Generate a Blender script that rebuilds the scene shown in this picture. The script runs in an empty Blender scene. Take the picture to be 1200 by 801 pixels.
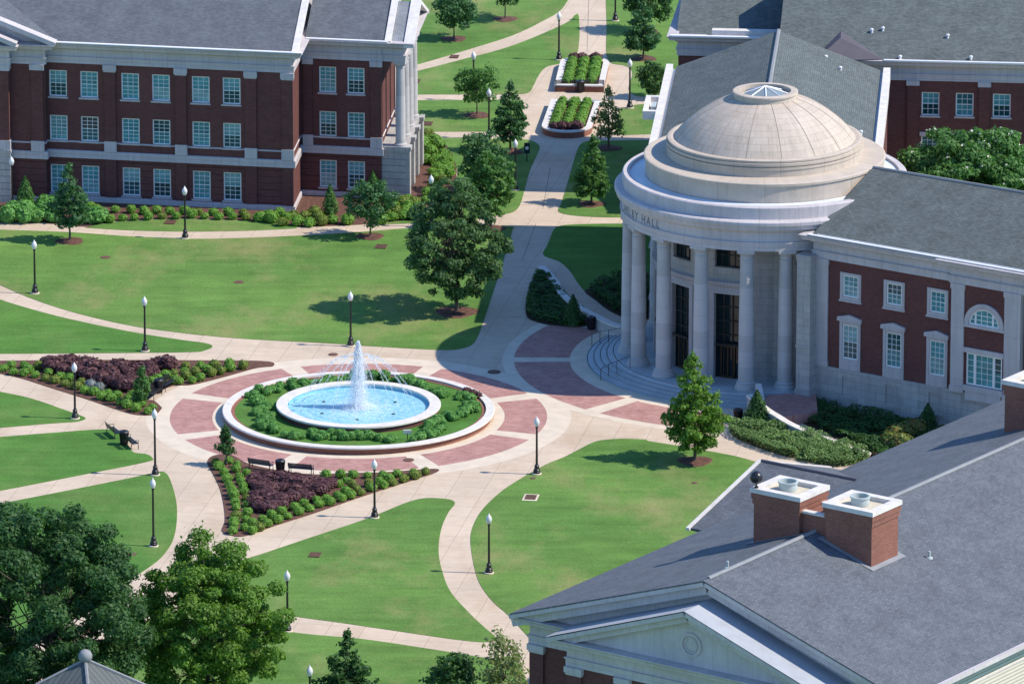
import bpy, math, random
import numpy as np
from mathutils import Vector

rnd = random.Random(7)
D = bpy.data
SC = bpy.context.scene
COL = SC.collection
R_ = math.radians

# ------------------------------------------------------------------ camera, sky, sun, exposure
TH = R_(16.0); FPX = 9200.0; ZC = 610.5
CH = ZC * math.sin(TH); CY = -ZC * math.cos(TH)
cam = D.cameras.new('camera'); cam.sensor_width = 36.0; cam.lens = FPX / 1200.0 * 36.0
cam.clip_start = 1.0; cam.clip_end = 6000.0
co = D.objects.new('camera', cam); COL.objects.link(co)
co.location = (0, CY, CH); co.rotation_euler = (math.pi / 2 - TH, 0, 0)
SC.camera = co

SUN_EL = R_(46.0); SUN_DIR = Vector((0.992, -0.125, 0)).normalized()
SUN_VEC = Vector((SUN_DIR.x * math.cos(SUN_EL), SUN_DIR.y * math.cos(SUN_EL), math.sin(SUN_EL)))
w = D.worlds.new('World'); SC.world = w; w.use_nodes = True
nt = w.node_tree; bg = nt.nodes['Background']
sky = nt.nodes.new('ShaderNodeTexSky'); sky.sky_type = 'NISHITA'; sky.sun_disc = False
sky.sun_elevation = SUN_EL; sky.sun_rotation = math.atan2(SUN_VEC.x, SUN_VEC.y)
sky.air_density = 1.0; sky.dust_density = 0.0; sky.ozone_density = 10.0
nt.links.new(sky.outputs[0], bg.inputs[0]); bg.inputs[1].default_value = 0.15
sl = D.lights.new('sun', 'SUN'); sl.energy = 3.6; sl.angle = R_(0.5); sl.color = (1.0, 0.915, 0.79)
so = D.objects.new('sun', sl); COL.objects.link(so); so.location = (60, -20, 120)
so.rotation_euler = SUN_VEC.to_track_quat('Z', 'Y').to_euler()
SC.view_settings.view_transform = 'Standard'; SC.view_settings.look = 'None'
SC.view_settings.exposure = 0.68; SC.view_settings.gamma = 1.0

# ------------------------------------------------------------------ survey: a photo point -> a point of the place at height z
_c, _s = math.cos(TH), math.sin(TH)
def P(px, py, z=0.0):
    u = (px - 600) / FPX; v = (py - 400.5) / FPX
    d = (u, _c - v * _s, -_s - v * _c); t = (z - CH) / d[2]
    return (d[0] * t, CY + d[1] * t, z)
def norm2(a, b):
    l = math.hypot(a, b); return (a / l, b / l)

# ------------------------------------------------------------------ materials
def new_mat(name):
    m = D.materials.new(name); m.use_nodes = True
    return m, m.node_tree, m.node_tree.nodes['Principled BSDF']
def N(t, kind, **kw):
    n = t.nodes.new(kind)
    for k, v in kw.items(): setattr(n, k, v)
    return n
def coords(t, kind, scale=(1, 1, 1)):
    mp = N(t, 'ShaderNodeMapping'); mp.inputs['Scale'].default_value = scale
    if kind == 'world':
        g = N(t, 'ShaderNodeNewGeometry'); t.links.new(g.outputs['Position'], mp.inputs['Vector'])
    elif kind == 'uv':
        g = N(t, 'ShaderNodeUVMap'); t.links.new(g.outputs[0], mp.inputs['Vector'])
    else:
        g = N(t, 'ShaderNodeTexCoord'); t.links.new(g.outputs['Object'], mp.inputs['Vector'])
    return mp.outputs[0]
def noise(t, vec, scale, detail=4, rough=.6):
    n = N(t, 'ShaderNodeTexNoise'); n.inputs['Scale'].default_value = scale
    n.inputs['Detail'].default_value = detail; n.inputs['Roughness'].default_value = rough
    t.links.new(vec, n.inputs['Vector']); return n.outputs['Fac']
def ramp(t, fac, stops):
    r = N(t, 'ShaderNodeValToRGB'); e = r.color_ramp.elements
    while len(e) < len(stops): e.new(.5)
    for i, (p, c) in enumerate(stops):
        e[i].position = p; e[i].color = (c[0], c[1], c[2], 1) if not isinstance(c, float) else (c, c, c, 1)
    t.links.new(fac, r.inputs[0]); return r.outputs[0]
def mix(t, fac, a, b, mode='MIX'):
    m = N(t, 'ShaderNodeMix', data_type='RGBA', blend_type=mode)
    for s, val in ((m.inputs[0], fac), (m.inputs[6], a), (m.inputs[7], b)):
        if isinstance(val, (int, float)): s.default_value = val
        elif isinstance(val, tuple): s.default_value = (val[0], val[1], val[2], 1)
        else: t.links.new(val, s)
    return m.outputs[2]
def bump(t, b, h, strength, dist):
    n = N(t, 'ShaderNodeBump'); n.inputs['Strength'].default_value = strength; n.inputs['Distance'].default_value = dist
    t.links.new(h, n.inputs['Height']); t.links.new(n.outputs[0], b.inputs['Normal'])
def simple(name, c, rough=.6, var=.12, scale=1.2, kind='world', metallic=0, bmp=0, spec=.3):
    m, t, b = new_mat(name); v = coords(t, kind)
    n = noise(t, v, scale, 5)
    lo = tuple(x * (1 - var) for x in c); hi = tuple(min(1, x * (1 + var)) for x in c)
    t.links.new(ramp(t, n, [(.3, lo), (.7, hi)]), b.inputs['Base Color'])
    b.inputs['Roughness'].default_value = rough; b.inputs['Metallic'].default_value = metallic
    b.inputs['Specular IOR Level'].default_value = spec
    if bmp: bump(t, b, noise(t, v, scale * 6, 3), bmp, .05)
    return m
def brickmat(name, c1, c2, mortar, bw, bh, ms, kind='uv', rough=.85, wear=.25, offset=.5, bias=0.0, wscale=.35, spec=.2, streak=0.0):
    m, t, b = new_mat(name); v = coords(t, kind)
    br = N(t, 'ShaderNodeTexBrick'); br.offset = offset
    t.links.new(v, br.inputs['Vector'])
    for k, val in (('Color1', c1), ('Color2', c2), ('Mortar', mortar)): br.inputs[k].default_value = (*val, 1)
    for k, val in (('Scale', 1.0), ('Mortar Size', ms), ('Brick Width', bw), ('Row Height', bh), ('Bias', bias), ('Mortar Smooth', .1)): br.inputs[k].default_value = val
    n = noise(t, v, wscale, 6, .65)
    n2 = noise(t, v, wscale * 9, 3)
    col = mix(t, 1.0, br.outputs[0], ramp(t, n, [(.25, 1 - wear), (.75, 1 + wear * .5)]), 'MULTIPLY')
    col = mix(t, 1.0, col, ramp(t, n2, [(.25, 1 - wear * .6), (.75, 1.0)]), 'MULTIPLY')
    if streak: col = mix(t, 1.0, col, ramp(t, noise(t, coords(t, kind, (1.6, .16, 1)), 1.5, 5, .7), [(.42, 1.0), (.75, 1 - streak)]), 'MULTIPLY')
    t.links.new(col, b.inputs['Base Color']); b.inputs['Roughness'].default_value = rough
    b.inputs['Specular IOR Level'].default_value = spec
    bump(t, b, br.outputs['Fac'], -.25, .02)
    return m

def grass_mat(name, c_lo, c_hi, dry, dry_amt):
    m, t, b = new_mat(name)
    v = coords(t, 'world')
    mp = N(t, 'ShaderNodeMapping'); mp.inputs['Rotation'].default_value = (0, 0, R_(24)); mp.inputs['Scale'].default_value = (.16, 1.0, 1)
    g = N(t, 'ShaderNodeNewGeometry'); t.links.new(g.outputs['Position'], mp.inputs['Vector']); vs = mp.outputs[0]
    big = noise(t, v, .055, 5, .6); med = noise(t, vs, .75, 5, .65); mid2 = noise(t, v, .35, 5, .65); fine = noise(t, v, 4.0, 5, .75)
    col = mix(t, ramp(t, big, [(.32, 0.0), (.68, 1.0)]), c_lo, c_hi)
    col = mix(t, 1.0, col, ramp(t, med, [(.3, .84), (.72, 1.16)]), 'MULTIPLY')
    col = mix(t, 1.0, col, ramp(t, mid2, [(.3, .86), (.7, 1.14)]), 'MULTIPLY')
    d1 = noise(t, coords(t, 'world', (.7, .4, 1)), .15, 6, .68)
    col = mix(t, ramp(t, d1, [(.50, 0.0), (.74, dry_amt)]), col, dry)
    d2 = noise(t, v, .9, 4, .6)
    col = mix(t, ramp(t, d2, [(.64, 0.0), (.78, dry_amt * .6)]), col, dry)
    col = mix(t, 1.0, col, ramp(t, fine, [(.3, .84), (.7, 1.13)]), 'MULTIPLY')
    t.links.new(col, b.inputs['Base Color']); b.inputs['Roughness'].default_value = .95
    b.inputs['Specular IOR Level'].default_value = .08
    bump(t, b, noise(t, v, 5.0, 3), .5, .10)
    return m
M = {}
M['grass'] = grass_mat('mown_grass', (.088, .185, .042), (.138, .248, .058), (.30, .27, .12), .85)
M['grass_lush'] = grass_mat('lush_grass', (.066, .168, .034), (.100, .218, .044), (.22, .25, .09), .45)
def concrete(name, base, joint=.12):
    m, t, b = new_mat(name); v = coords(t, 'world')
    n1 = noise(t, v, .12, 6, .65); n2 = noise(t, v, 1.3, 5, .7); n3 = noise(t, coords(t, 'world', (.5, .2, 1)), .5, 4)
    col = mix(t, ramp(t, n1, [(.3, 0.0), (.7, 1.0)]), tuple(x * .84 for x in base), tuple(min(1, x * 1.08) for x in base))
    col = mix(t, ramp(t, n3, [(.52, 0.0), (.8, .7)]), col, (base[0] * .74, base[1] * .64, base[2] * .55))
    col = mix(t, 1.0, col, ramp(t, n2, [(.25, .9), (.75, 1.05)]), 'MULTIPLY')
    mp = N(t, 'ShaderNodeMapping'); mp.inputs['Rotation'].default_value = (0, 0, R_(10))
    t.links.new(v, mp.inputs['Vector'])
    br = N(t, 'ShaderNodeTexBrick'); br.offset = 0.0; t.links.new(mp.outputs[0], br.inputs['Vector'])
    for k, val in (('Scale', 1.0), ('Mortar Size', .018), ('Brick Width', 2.4), ('Row Height', 2.4), ('Mortar Smooth', .3)): br.inputs[k].default_value = val
    br.inputs['Color1'].default_value = (1, 1, 1, 1); br.inputs['Color2'].default_value = (.95, .95, .95, 1)
    br.inputs['Mortar'].default_value = (1 - joint * 4,) * 3 + (1,)
    col = mix(t, 1.0, col, br.outputs[0], 'MULTIPLY')
    t.links.new(col, b.inputs['Base Color']); b.inputs['Roughness'].default_value = .88; b.inputs['Specular IOR Level'].default_value = .2
    return m
M['concrete'] = concrete('pale_concrete', (.60, .485, .365))
M['band'] = simple('cream_concrete_band', (.62, .53, .415), .85, .10, .8)
M['paver'] = brickmat('pink_brick_pavers', (.39, .185, .155), (.50, .275, .24), (.44, .31, .27), .42, .21, .012, 'world', wear=.22, wscale=.5)
M['brick'] = brickmat('dark_red_brick', (.108, .034, .031), (.166, .054, .047), (.17, .11, .10), .26, .085, .010, 'uv', wear=.22)
M['brick_warm'] = brickmat('orange_red_brick', (.22, .066, .042), (.31, .105, .066), (.3, .2, .16), .26, .085, .012, 'uv', wear=.25)
M['stone'] = brickmat('limestone_trim', (.53, .49, .49), (.58, .54, .54), (.37, .36, .35), 1.5, 4.0, .014, 'uv', rough=.8, wear=.12, offset=0.0, streak=.17)
M['ashlar'] = brickmat('limestone_ashlar', (.43, .415, .395), (.50, .485, .46), (.32, .30, .28), 1.25, .56, .016, 'uv', rough=.8, wear=.14, streak=.25)
M['dome'] = brickmat('dome_panels', (.54, .455, .37), (.58, .495, .41), (.42, .35, .285), 1.45, .62, .018, 'uv', rough=.8, wear=.18, streak=.2)
M['drum'] = brickmat('drum_panels', (.54, .46, .375), (.58, .50, .415), (.36, .31, .26), 3.6, 5.0, .02, 'uv', rough=.8, wear=.15, streak=.14)
M['column'] = brickmat('column_stone', (.42, .415, .41), (.52, .515, .51), (.36, .35, .34), 9.0, 1.25, .010, 'uv', rough=.75, wear=.08)
M['step'] = simple('step_granite', (.40, .45, .47), .55, .10, .9)
M['lead'] = simple('pale_flat_roofing', (.62, .68, .74), .45, .08, .5)
M['membrane'] = simple('grey_roof_membrane', (.36, .38, .41), .7, .1, .8)
M['coping'] = simple('white_limestone_coping', (.64, .605, .56), .8, .12, 1.6)
M['white'] = simple('white_painted_metal', (.78, .77, .76), .45, .05, 1.0)
M['white_trim'] = simple('white_window_paint', (.80, .80, .78), .4, .04, 1.0)
def shingles(name, a, b_, c3):
    m = brickmat(name, a, b_, c3, .34, .17, .02, 'uv', rough=.9, wear=.26, wscale=.55, spec=.25, streak=.10)
    return m
M['roof_blue'] = shingles('charcoal_shingles', (.118, .132, .152), (.168, .184, .206), (.10, .112, .128))
M['roof_green'] = shingles('weathered_grey_shingles', (.110, .130, .128), (.168, .192, .186), (.09, .104, .102))
M['roof_pale'] = shingles('pale_grey_shingles', (.26, .28, .30), (.34, .36, .38), (.19, .20, .22))  # paler tile for the small portico roof
M['ridge'] = simple('grey_ridge_cap', (.24, .25, .26), .8, .1, 1.0)
M['mulch'] = simple('brown_bark_mulch', (.125, .062, .045), .95, .45, 4.0, bmp=.8)
M['soil'] = simple('dark_soil', (.05, .035, .022), .95, .4, 4.0)
M['black'] = simple('black_painted_iron', (.014, .014, .018), .35, .2, 2.0, spec=.5)
M['bronze'] = simple('bronze_door_frame', (.10, .065, .035), .4, .2, 2.0, metallic=.5)
M['dark_metal'] = simple('dark_bronze_metal', (.03, .028, .026), .5, .2, 2.0)
M['purple_metal'] = simple('dark_grey_flashing', (.10, .09, .105), .6, .1, 1.0)
M['bark'] = simple('grey_brown_bark', (.11, .085, .068), .9, .3, 5.0)
M['galv'] = simple('galvanised_flue', (.42, .47, .45), .5, .1, 2.0)
M['tan'] = simple('tan_cap_sheet', (.55, .49, .38), .8, .1, 1.5)
M['globe'] = simple('frosted_white_globe', (.66, .67, .68), .3, .02, 1.0, spec=.5)
M['siding'] = brickmat('cream_louvre_boards', (.62, .56, .47), (.66, .60, .51), (.30, .27, .23), 40.0, .24, .03, 'uv', wear=.1)
M['pool'] = simple('pale_blue_pool_plaster', (.20, .50, .66), .6, .12, 1.0)
M['sign_green'] = simple('dark_sign_panel', (.012, .03, .035), .4, .1, 2.0)
M['seam_metal'] = brickmat('standing_seam_metal', (.115, .13, .125), (.14, .155, .15), (.06, .07, .068), .40, 60.0, .035, 'uv', rough=.5, wear=.15, offset=0.0)
M['flower'] = simple('cream_white_petals', (.80, .78, .66), .6, .1, 3.0)
M['letter'] = simple('shadow_grey_letters', (.13, .14, .15), .8, .1, 2.0)
M['rust'] = simple('rusty_iron_cover', (.14, .075, .055), .8, .3, 4.0)

def leaf_mat(name, c, c2, trans=.46, var=.5):
    m, t, b = new_mat(name)
    g = N(t, 'ShaderNodeNewGeometry')
    col = mix(t, g.outputs['Random Per Island'], c, c2)
    v = coords(t, 'obj'); n = noise(t, v, .55, 3)
    col = mix(t, 1.0, col, ramp(t, n, [(.3, 1 - var * .5), (.7, 1 + var * .35)]), 'MULTIPLY')
    t.links.new(col, b.inputs['Base Color']); b.inputs['Roughness'].default_value = .55
    b.inputs['Specular IOR Level'].default_value = .25
    tr = N(t, 'ShaderNodeBsdfTranslucent'); t.links.new(mix(t, 1.0, col, (1.0, 1.15, .5), 'MULTIPLY'), tr.inputs[0])
    ms = N(t, 'ShaderNodeMixShader'); ms.inputs[0].default_value = trans
    t.links.new(b.outputs[0], ms.inputs[1]); t.links.new(tr.outputs[0], ms.inputs[2])
    t.links.new(ms.outputs[0], t.nodes['Material Output'].inputs[0])
    return m
M['leaf_mid'] = leaf_mat('mid_green_leaves', (0.071, 0.188, 0.052), (0.148, 0.298, 0.083))
M['leaf_blue'] = leaf_mat('blue_green_leaves', (0.055, 0.157, 0.070), (0.121, 0.250, 0.102))
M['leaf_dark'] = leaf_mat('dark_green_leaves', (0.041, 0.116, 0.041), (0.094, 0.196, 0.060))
M['leaf_bright'] = leaf_mat('bright_green_leaves', (0.102, 0.228, 0.031), (0.198, 0.348, 0.060))
M['leaf_grey'] = leaf_mat('silver_green_leaves', (0.078, 0.163, 0.060), (0.205, 0.282, 0.146))
M['leaf_pale'] = leaf_mat('pale_olive_leaves', (.19, .25, .09), (.30, .34, .16))
M['leaf_box'] = leaf_mat('boxwood_leaves', (0.131, 0.297, 0.044), (0.252, 0.459, 0.074), .3)
M['leaf_lime'] = leaf_mat('lime_leaves', (0.144, 0.216, 0.036), (0.240, 0.312, 0.060), .3)
M['leaf_hedge'] = leaf_mat('dark_hedge_leaves', (0.086, 0.259, 0.062), (0.190, 0.416, 0.098), .3)
M['leaf_juniper'] = leaf_mat('juniper_leaves', (.115, .215, .065), (.20, .31, .105), .2)
M['leaf_purple'] = leaf_mat('purple_leaves', (.075, .030, .036), (.200, .098, .100), .25)
M['leaf_grey'] = leaf_mat('silver_green_leaves', (.058, .150, .048), (.140, .235, .100))
M['leaf_red'] = leaf_mat('red_tipped_leaves', (.10, .21, .04), (.30, .20, .07), .3)
M['leaf_silver'] = leaf_mat('grey_leaves', (.20, .23, .22), (.30, .33, .32), .2)

def pane_mat():
    m, t, b = new_mat('window_glass')
    g = N(t, 'ShaderNodeNewGeometry'); oi = N(t, 'ShaderNodeObjectInfo')
    ad = N(t, 'ShaderNodeMath', operation='ADD'); t.links.new(g.outputs['Random Per Island'], ad.inputs[0]); t.links.new(oi.outputs['Random'], ad.inputs[1])
    fr = N(t, 'ShaderNodeMath', operation='FRACT'); t.links.new(ad.outputs[0], fr.inputs[0])
    col = ramp(t, fr.outputs[0], [(0.0, (.012, .05, .055)), (.22, (.03, .11, .125)), (.36, (.075, .26, .28)), (.8, (.10, .33, .345)), (1.0, (.24, .40, .40))])
    n = noise(t, coords(t, 'obj'), 1.3, 3)
    col = mix(t, 1.0, col, ramp(t, n, [(.3, .7), (.7, 1.2)]), 'MULTIPLY')
    t.links.new(col, b.inputs['Base Color']); b.inputs['Roughness'].default_value = .08; b.inputs['Specular IOR Level'].default_value = .35
    return m
M['pane'] = pane_mat()
def dark_glass():
    m, t, b = new_mat('dark_door_glass'); b.inputs['Base Color'].default_value = (.008, .022, .026, 1); b.inputs['Roughness'].default_value = .05
    return m
M['dark_glass'] = dark_glass()
def sky_glass():
    m, t, b = new_mat('skylight_glass'); b.inputs['Base Color'].default_value = (.20, .25, .265, 1); b.inputs['Roughness'].default_value = .25
    return m
M['sky_glass'] = sky_glass()
def water_mat():
    m, t, b = new_mat('pool_water'); v = coords(t, 'world')
    vo = N(t, 'ShaderNodeTexVoronoi'); vo.feature = 'DISTANCE_TO_EDGE'; vo.inputs['Scale'].default_value = 2.6
    t.links.new(mix(t, .35, v, N(t, 'ShaderNodeTexNoise').outputs['Color']), vo.inputs['Vector'])
    n = noise(t, v, 2.6, 5, .7)
    col = mix(t, ramp(t, n, [(.38, 0.0), (.66, 1.0)]), (.22, .53, .66), (.44, .74, .80))
    t.links.new(col, b.inputs['Base Color']); b.inputs['Roughness'].default_value = .12
    b.inputs['Specular IOR Level'].default_value = .6
    bump(t, b, noise(t, v, 4.5, 4, .7), .9, .10)
    return m
M['water'] = water_mat()
def foam_mat(name, alpha):
    m, t, b = new_mat(name)
    b.inputs['Base Color'].default_value = (.93, .95, .97, 1); b.inputs['Roughness'].default_value = .4
    tr = N(t, 'ShaderNodeBsdfTranslucent'); tr.inputs[0].default_value = (.95, .97, 1, 1)
    tp = N(t, 'ShaderNodeBsdfTransparent')
    a = N(t, 'ShaderNodeMixShader'); a.inputs[0].default_value = .45
    t.links.new(b.outputs[0], a.inputs[1]); t.links.new(tr.outputs[0], a.inputs[2])
    c = N(t, 'ShaderNodeMixShader'); c.inputs[0].default_value = alpha
    t.links.new(tp.outputs[0], c.inputs[1]); t.links.new(a.outputs[0], c.inputs[2])
    t.links.new(c.outputs[0], t.nodes['Material Output'].inputs[0])
    return m
M['foam'] = foam_mat('white_foam', .62)
M['spray'] = foam_mat('thin_spray', .42)

# ------------------------------------------------------------------ mesh builder
class MB:
    def __init__(s): s.v = []; s.f = []
    def poly(s, pts):
        i = len(s.v); s.v += [tuple(p) for p in pts]; s.f.append(tuple(range(i, i + len(pts))))
    def box(s, x0, x1, y0, y1, z0, z1):
        p = [(x0, y0, z0), (x1, y0, z0), (x1, y1, z0), (x0, y1, z0), (x0, y0, z1), (x1, y0, z1), (x1, y1, z1), (x0, y1, z1)]
        i = len(s.v); s.v += p
        for q in ((3, 2, 1, 0), (4, 5, 6, 7), (0, 1, 5, 4), (1, 2, 6, 5), (2, 3, 7, 6), (3, 0, 4, 7)): s.f.append(tuple(i + k for k in q))
    def obox(s, c, ax, ay, hz):
        """box about centre c with half axes ax, ay (3-vectors) and vertical half height hz"""
        c = Vector(c); ax = Vector(ax); ay = Vector(ay); az = Vector((0, 0, hz)) if not isinstance(hz, Vector) else hz
        p = [c + sx * ax + sy * ay + sz * az for sz in (-1, 1) for sx, sy in ((-1, -1), (1, -1), (1, 1), (-1, 1))]
        i = len(s.v); s.v += [tuple(q) for q in p]
        for q in ((3, 2, 1, 0), (4, 5, 6, 7), (0, 1, 5, 4), (1, 2, 6, 5), (2, 3, 7, 6), (3, 0, 4, 7)): s.f.append(tuple(i + k for k in q))
    def prism(s, pts, z0, z1, bottom=False):
        n = len(pts); i = len(s.v)
        s.v += [(p[0], p[1], z0) for p in pts] + [(p[0], p[1], z1) for p in pts]
        for k in range(n):
            j = (k + 1) % n; s.f.append((i + k, i + j, i + n + j, i + n + k))
        s.f.append(tuple(i + n + k for k in range(n)))
        if bottom: s.f.append(tuple(i + n - 1 - k for k in range(n)))
    def lathe(s, prof, n=32, a0=0.0, a1=2 * math.pi, c=(0, 0, 0), cap=False):
        full = abs(a1 - a0 - 2 * math.pi) < 1e-6; m = n if full else n + 1; i = len(s.v); k = len(prof)
        for j in range(m):
            a = a0 + (a1 - a0) * j / n; ca, sa = math.cos(a), math.sin(a)
            for r, z in prof: s.v.append((c[0] + r * ca, c[1] + r * sa, c[2] + z))
        for j in range(n):
            j2 = (j + 1) % m
            for q in range(k - 1): s.f.append((i + j * k + q, i + j2 * k + q, i + j2 * k + q + 1, i + j * k + q + 1))
        if not full or cap:
            if not full:
                s.f.append(tuple(i + q for q in range(k))); s.f.append(tuple(i + (m - 1) * k + k - 1 - q for q in range(k)))
            else:
                s.f.append(tuple(i + j * k + k - 1 for j in range(m)))
    def tube(s, pts, rad, n=6, cap=True):
        pts = [Vector(p) for p in pts]; i = len(s.v); m = len(pts)
        for k, p in enumerate(pts):
            d = (pts[min(k + 1, m - 1)] - pts[max(k - 1, 0)]).normalized()
            a = d.cross(Vector((0, 0, 1)) if abs(d.z) < .9 else Vector((1, 0, 0))).normalized(); b = d.cross(a)
            r = rad[k] if isinstance(rad, (list, tuple)) else rad
            for j in range(n):
                t = 2 * math.pi * j / n; q = p + (a * math.cos(t) + b * math.sin(t)) * r; s.v.append(tuple(q))
        for k in range(m - 1):
            for j in range(n):
                j2 = (j + 1) % n; s.f.append((i + k * n + j, i + k * n + j2, i + (k + 1) * n + j2, i + (k + 1) * n + j))
        if cap:
            s.f.append(tuple(i + j for j in range(n - 1, -1, -1))); s.f.append(tuple(i + (m - 1) * n + j for j in range(n)))
    def sweep(s, prof, path, closed=True):
        """profile (outward offset, z) carried round a CCW footprint with mitred corners"""
        n = len(path); k = len(prof); i = len(s.v); nr = []
        for j in range(n):
            a, b = path[j], path[(j + 1) % n]; d = norm2(b[0] - a[0], b[1] - a[1]); nr.append((d[1], -d[0]))
        for j in range(n):
            if closed or 0 < j < n - 1:
                a, b = nr[j - 1], nr[j]
            elif j == 0: a = b = nr[0]
            else: a = b = nr[n - 2]
            q = 1 + a[0] * b[0] + a[1] * b[1]; mx, my = (a[0] + b[0]) / q, (a[1] + b[1]) / q
            for o, z in prof: s.v.append((path[j][0] + mx * o, path[j][1] + my * o, z))
        for j in range(n if closed else n - 1):
            j2 = (j + 1) % n
            for q in range(k):
                q2 = (q + 1) % k; s.f.append((i + j * k + q, i + j2 * k + q, i + j2 * k + q2, i + j * k + q2))
        if not closed:
            s.f.append(tuple(i + q for q in range(k - 1, -1, -1))); s.f.append(tuple(i + (n - 1) * k + q for q in range(k)))
    def facade(s, x0, x1, z0, z1, openings, y=0.0, depth=.2, grooves=()):
        xs = sorted({x0, x1, *[o[0] for o in openings], *[o[1] for o in openings]})
        gz = []
        for g in grooves: gz += [g, g + .05]
        zs = sorted({z0, z1, *[o[2] for o in openings], *[o[3] for o in openings], *gz})
        for a, b in zip(xs, xs[1:]):
            for c, d in zip(zs, zs[1:]):
                cx, cz = (a + b) / 2, (c + d) / 2
                if any(o[0] < cx < o[1] and o[2] < cz < o[3] for o in openings): continue
                yy = y + (.06 if any(g < cz < g + .05 for g in grooves) else 0)
                s.poly([(a, yy, c), (b, yy, c), (b, yy, d), (a, yy, d)])
                if yy > y:
                    s.poly([(a, y, c), (b, y, c), (b, yy, c), (a, yy, c)]); s.poly([(a, yy, d), (b, yy, d), (b, y, d), (a, y, d)])
        for a, b, c, d in openings:
            y2 = y + depth
            s.poly([(a, y, c), (a, y2, c), (a, y2, d), (a, y, d)]); s.poly([(b, y2, c), (b, y, c), (b, y, d), (b, y2, d)])
            s.poly([(a, y, c), (b, y, c), (b, y2, c), (a, y2, c)]); s.poly([(a, y2, d), (b, y2, d), (b, y, d), (a, y, d)])
    def mesh(s, name, mat, uv='auto', smooth=False):
        me = D.meshes.new(name); me.from_pydata(s.v, [], s.f); me.update()
        me.materials.append(mat)
        ul = me.uv_layers.new(name='UVMap'); n = len(me.loops)
        if n:
            li = np.empty(n, np.int32); me.loops.foreach_get('vertex_index', li)
            V = np.array(s.v, float); p = V[li]
            nf = len(me.polygons); nrm = np.empty(nf * 3); me.polygons.foreach_get('normal', nrm); nrm = nrm.reshape(-1, 3)
            tot = np.empty(nf, np.int32); me.polygons.foreach_get('loop_total', tot)
            nn = np.repeat(nrm, tot, axis=0); fid = np.repeat(np.arange(nf), tot)
            if uv == 'auto':
                t = np.stack([-nn[:, 1], nn[:, 0], np.zeros(n)], 1); l = np.linalg.norm(t, axis=1)
                t[l < .05] = (1, 0, 0); t /= np.maximum(np.linalg.norm(t, axis=1, keepdims=True), 1e-9)
                b = np.cross(nn, t); U = np.stack([(p * t).sum(1), (p * b).sum(1)], 1)
            else:
                R, rho = uv
                a = np.arctan2(p[:, 1], p[:, 0]); first = np.repeat(a[np.cumsum(tot) - tot], tot)
                a = np.where(a - first > math.pi, a - 2 * math.pi, np.where(a - first < -math.pi, a + 2 * math.pi, a))
                r = np.hypot(p[:, 0], p[:, 1])
                vv = np.arcsin(np.clip(r / rho, -1, 1)) * rho if rho else np.where(np.abs(nn[:, 2]) > .8, r, p[:, 2])
                U = np.stack([a * R, vv], 1)
            ul.data.foreach_set('uv', U.astype(np.float32).ravel())
        if smooth: me.polygons.foreach_set('use_smooth', [True] * len(me.polygons))
        return me
    def build(s, name, mat, parent=None, loc=(0, 0, 0), rz=0.0, uv='auto', smooth=False):
        return link(name, s.mesh(name, M[mat] if isinstance(mat, str) else mat, uv, smooth), parent, loc, rz)

def link(name, me, parent=None, loc=(0, 0, 0), rz=0.0):
    o = D.objects.new(name, me); COL.objects.link(o); o.parent = parent; o.location = loc; o.rotation_euler = (0, 0, rz)
    return o
def tag(o, label=None, cat=None, group=None, kind=None):
    if label: o['label'] = label
    if cat: o['category'] = cat
    if group: o['group'] = group
    if kind: o['kind'] = kind
    return o
def thing(name, label, cat, loc=(0, 0, 0), rz=0.0, group=None):
    return tag(link(name, None, None, loc, rz), label, cat, group)
def copy_tree(o, kids, parent=None):
    c = o.copy(); COL.objects.link(c); c.parent = parent
    for ch, sub in kids: copy_tree(ch, sub, c)
    return c
def kids_of(o): return [(c, kids_of(c)) for c in D.objects if c.parent == o]
def S(o, label=None): return tag(o, label, None, None, 'structure')

def smooth_loop(pts, closed=True, step=8):
    """Catmull-Rom through photo points; a point with a third entry is a hard corner"""
    n = len(pts); out = []
    for i in range(n if closed else n - 1):
        p1, p2 = pts[i], pts[(i + 1) % n]
        p0 = pts[i - 1] if (closed or i > 0) else p1; p3 = pts[(i + 2) % n] if (closed or i + 2 < n) else p2
        if len(p1) > 2: p0 = p1
        if len(p2) > 2: p3 = p2
        for k in range(step):
            t = k / step; t2, t3 = t * t, t * t * t
            out.append(tuple(.5 * (2 * p1[a] + (p2[a] - p0[a]) * t + (2 * p0[a] - 5 * p1[a] + 4 * p2[a] - p3[a]) * t2 + (3 * p1[a] - p0[a] - 3 * p2[a] + p3[a]) * t3) for a in (0, 1)))
    if not closed: out.append(tuple(pts[-1][:2]))
    return out
def area(p): return sum(p[i][0] * p[(i + 1) % len(p)][1] - p[(i + 1) % len(p)][0] * p[i][1] for i in range(len(p))) / 2
def ground_poly(pts, smooth=True, step=8):
    q = smooth_loop(pts, True, step) if smooth else pts
    q = [P(a[0], a[1])[:2] for a in q]
    return q if area(q) > 0 else q[::-1]
def inside(p, poly):
    x, y = p; r = False; n = len(poly)
    for i in range(n):
        x1, y1 = poly[i]; x2, y2 = poly[i - 1]
        if (y1 > y) != (y2 > y) and x < (x2 - x1) * (y - y1) / (y2 - y1) + x1: r = not r
    return r

# ------------------------------------------------------------------ ground, lawns, paths, plazas
C = (-11.55, -20.3)           # centre of the fountain
R0 = (19.35, -5.13)           # centre of the rotunda
g = MB(); g.poly([(-1500, -900, 0), (1500, -900, 0), (1500, 3000, 0), (-1500, 3000, 0)])
S(g.build('ground', 'grass'))
g = MB(); g.poly([(-70, -105, .004), (40, -105, .004), (40, 40, .004), (16, 122, .004), (-70, 122, .004)])
S(g.build('pavement', 'concrete'))

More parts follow.
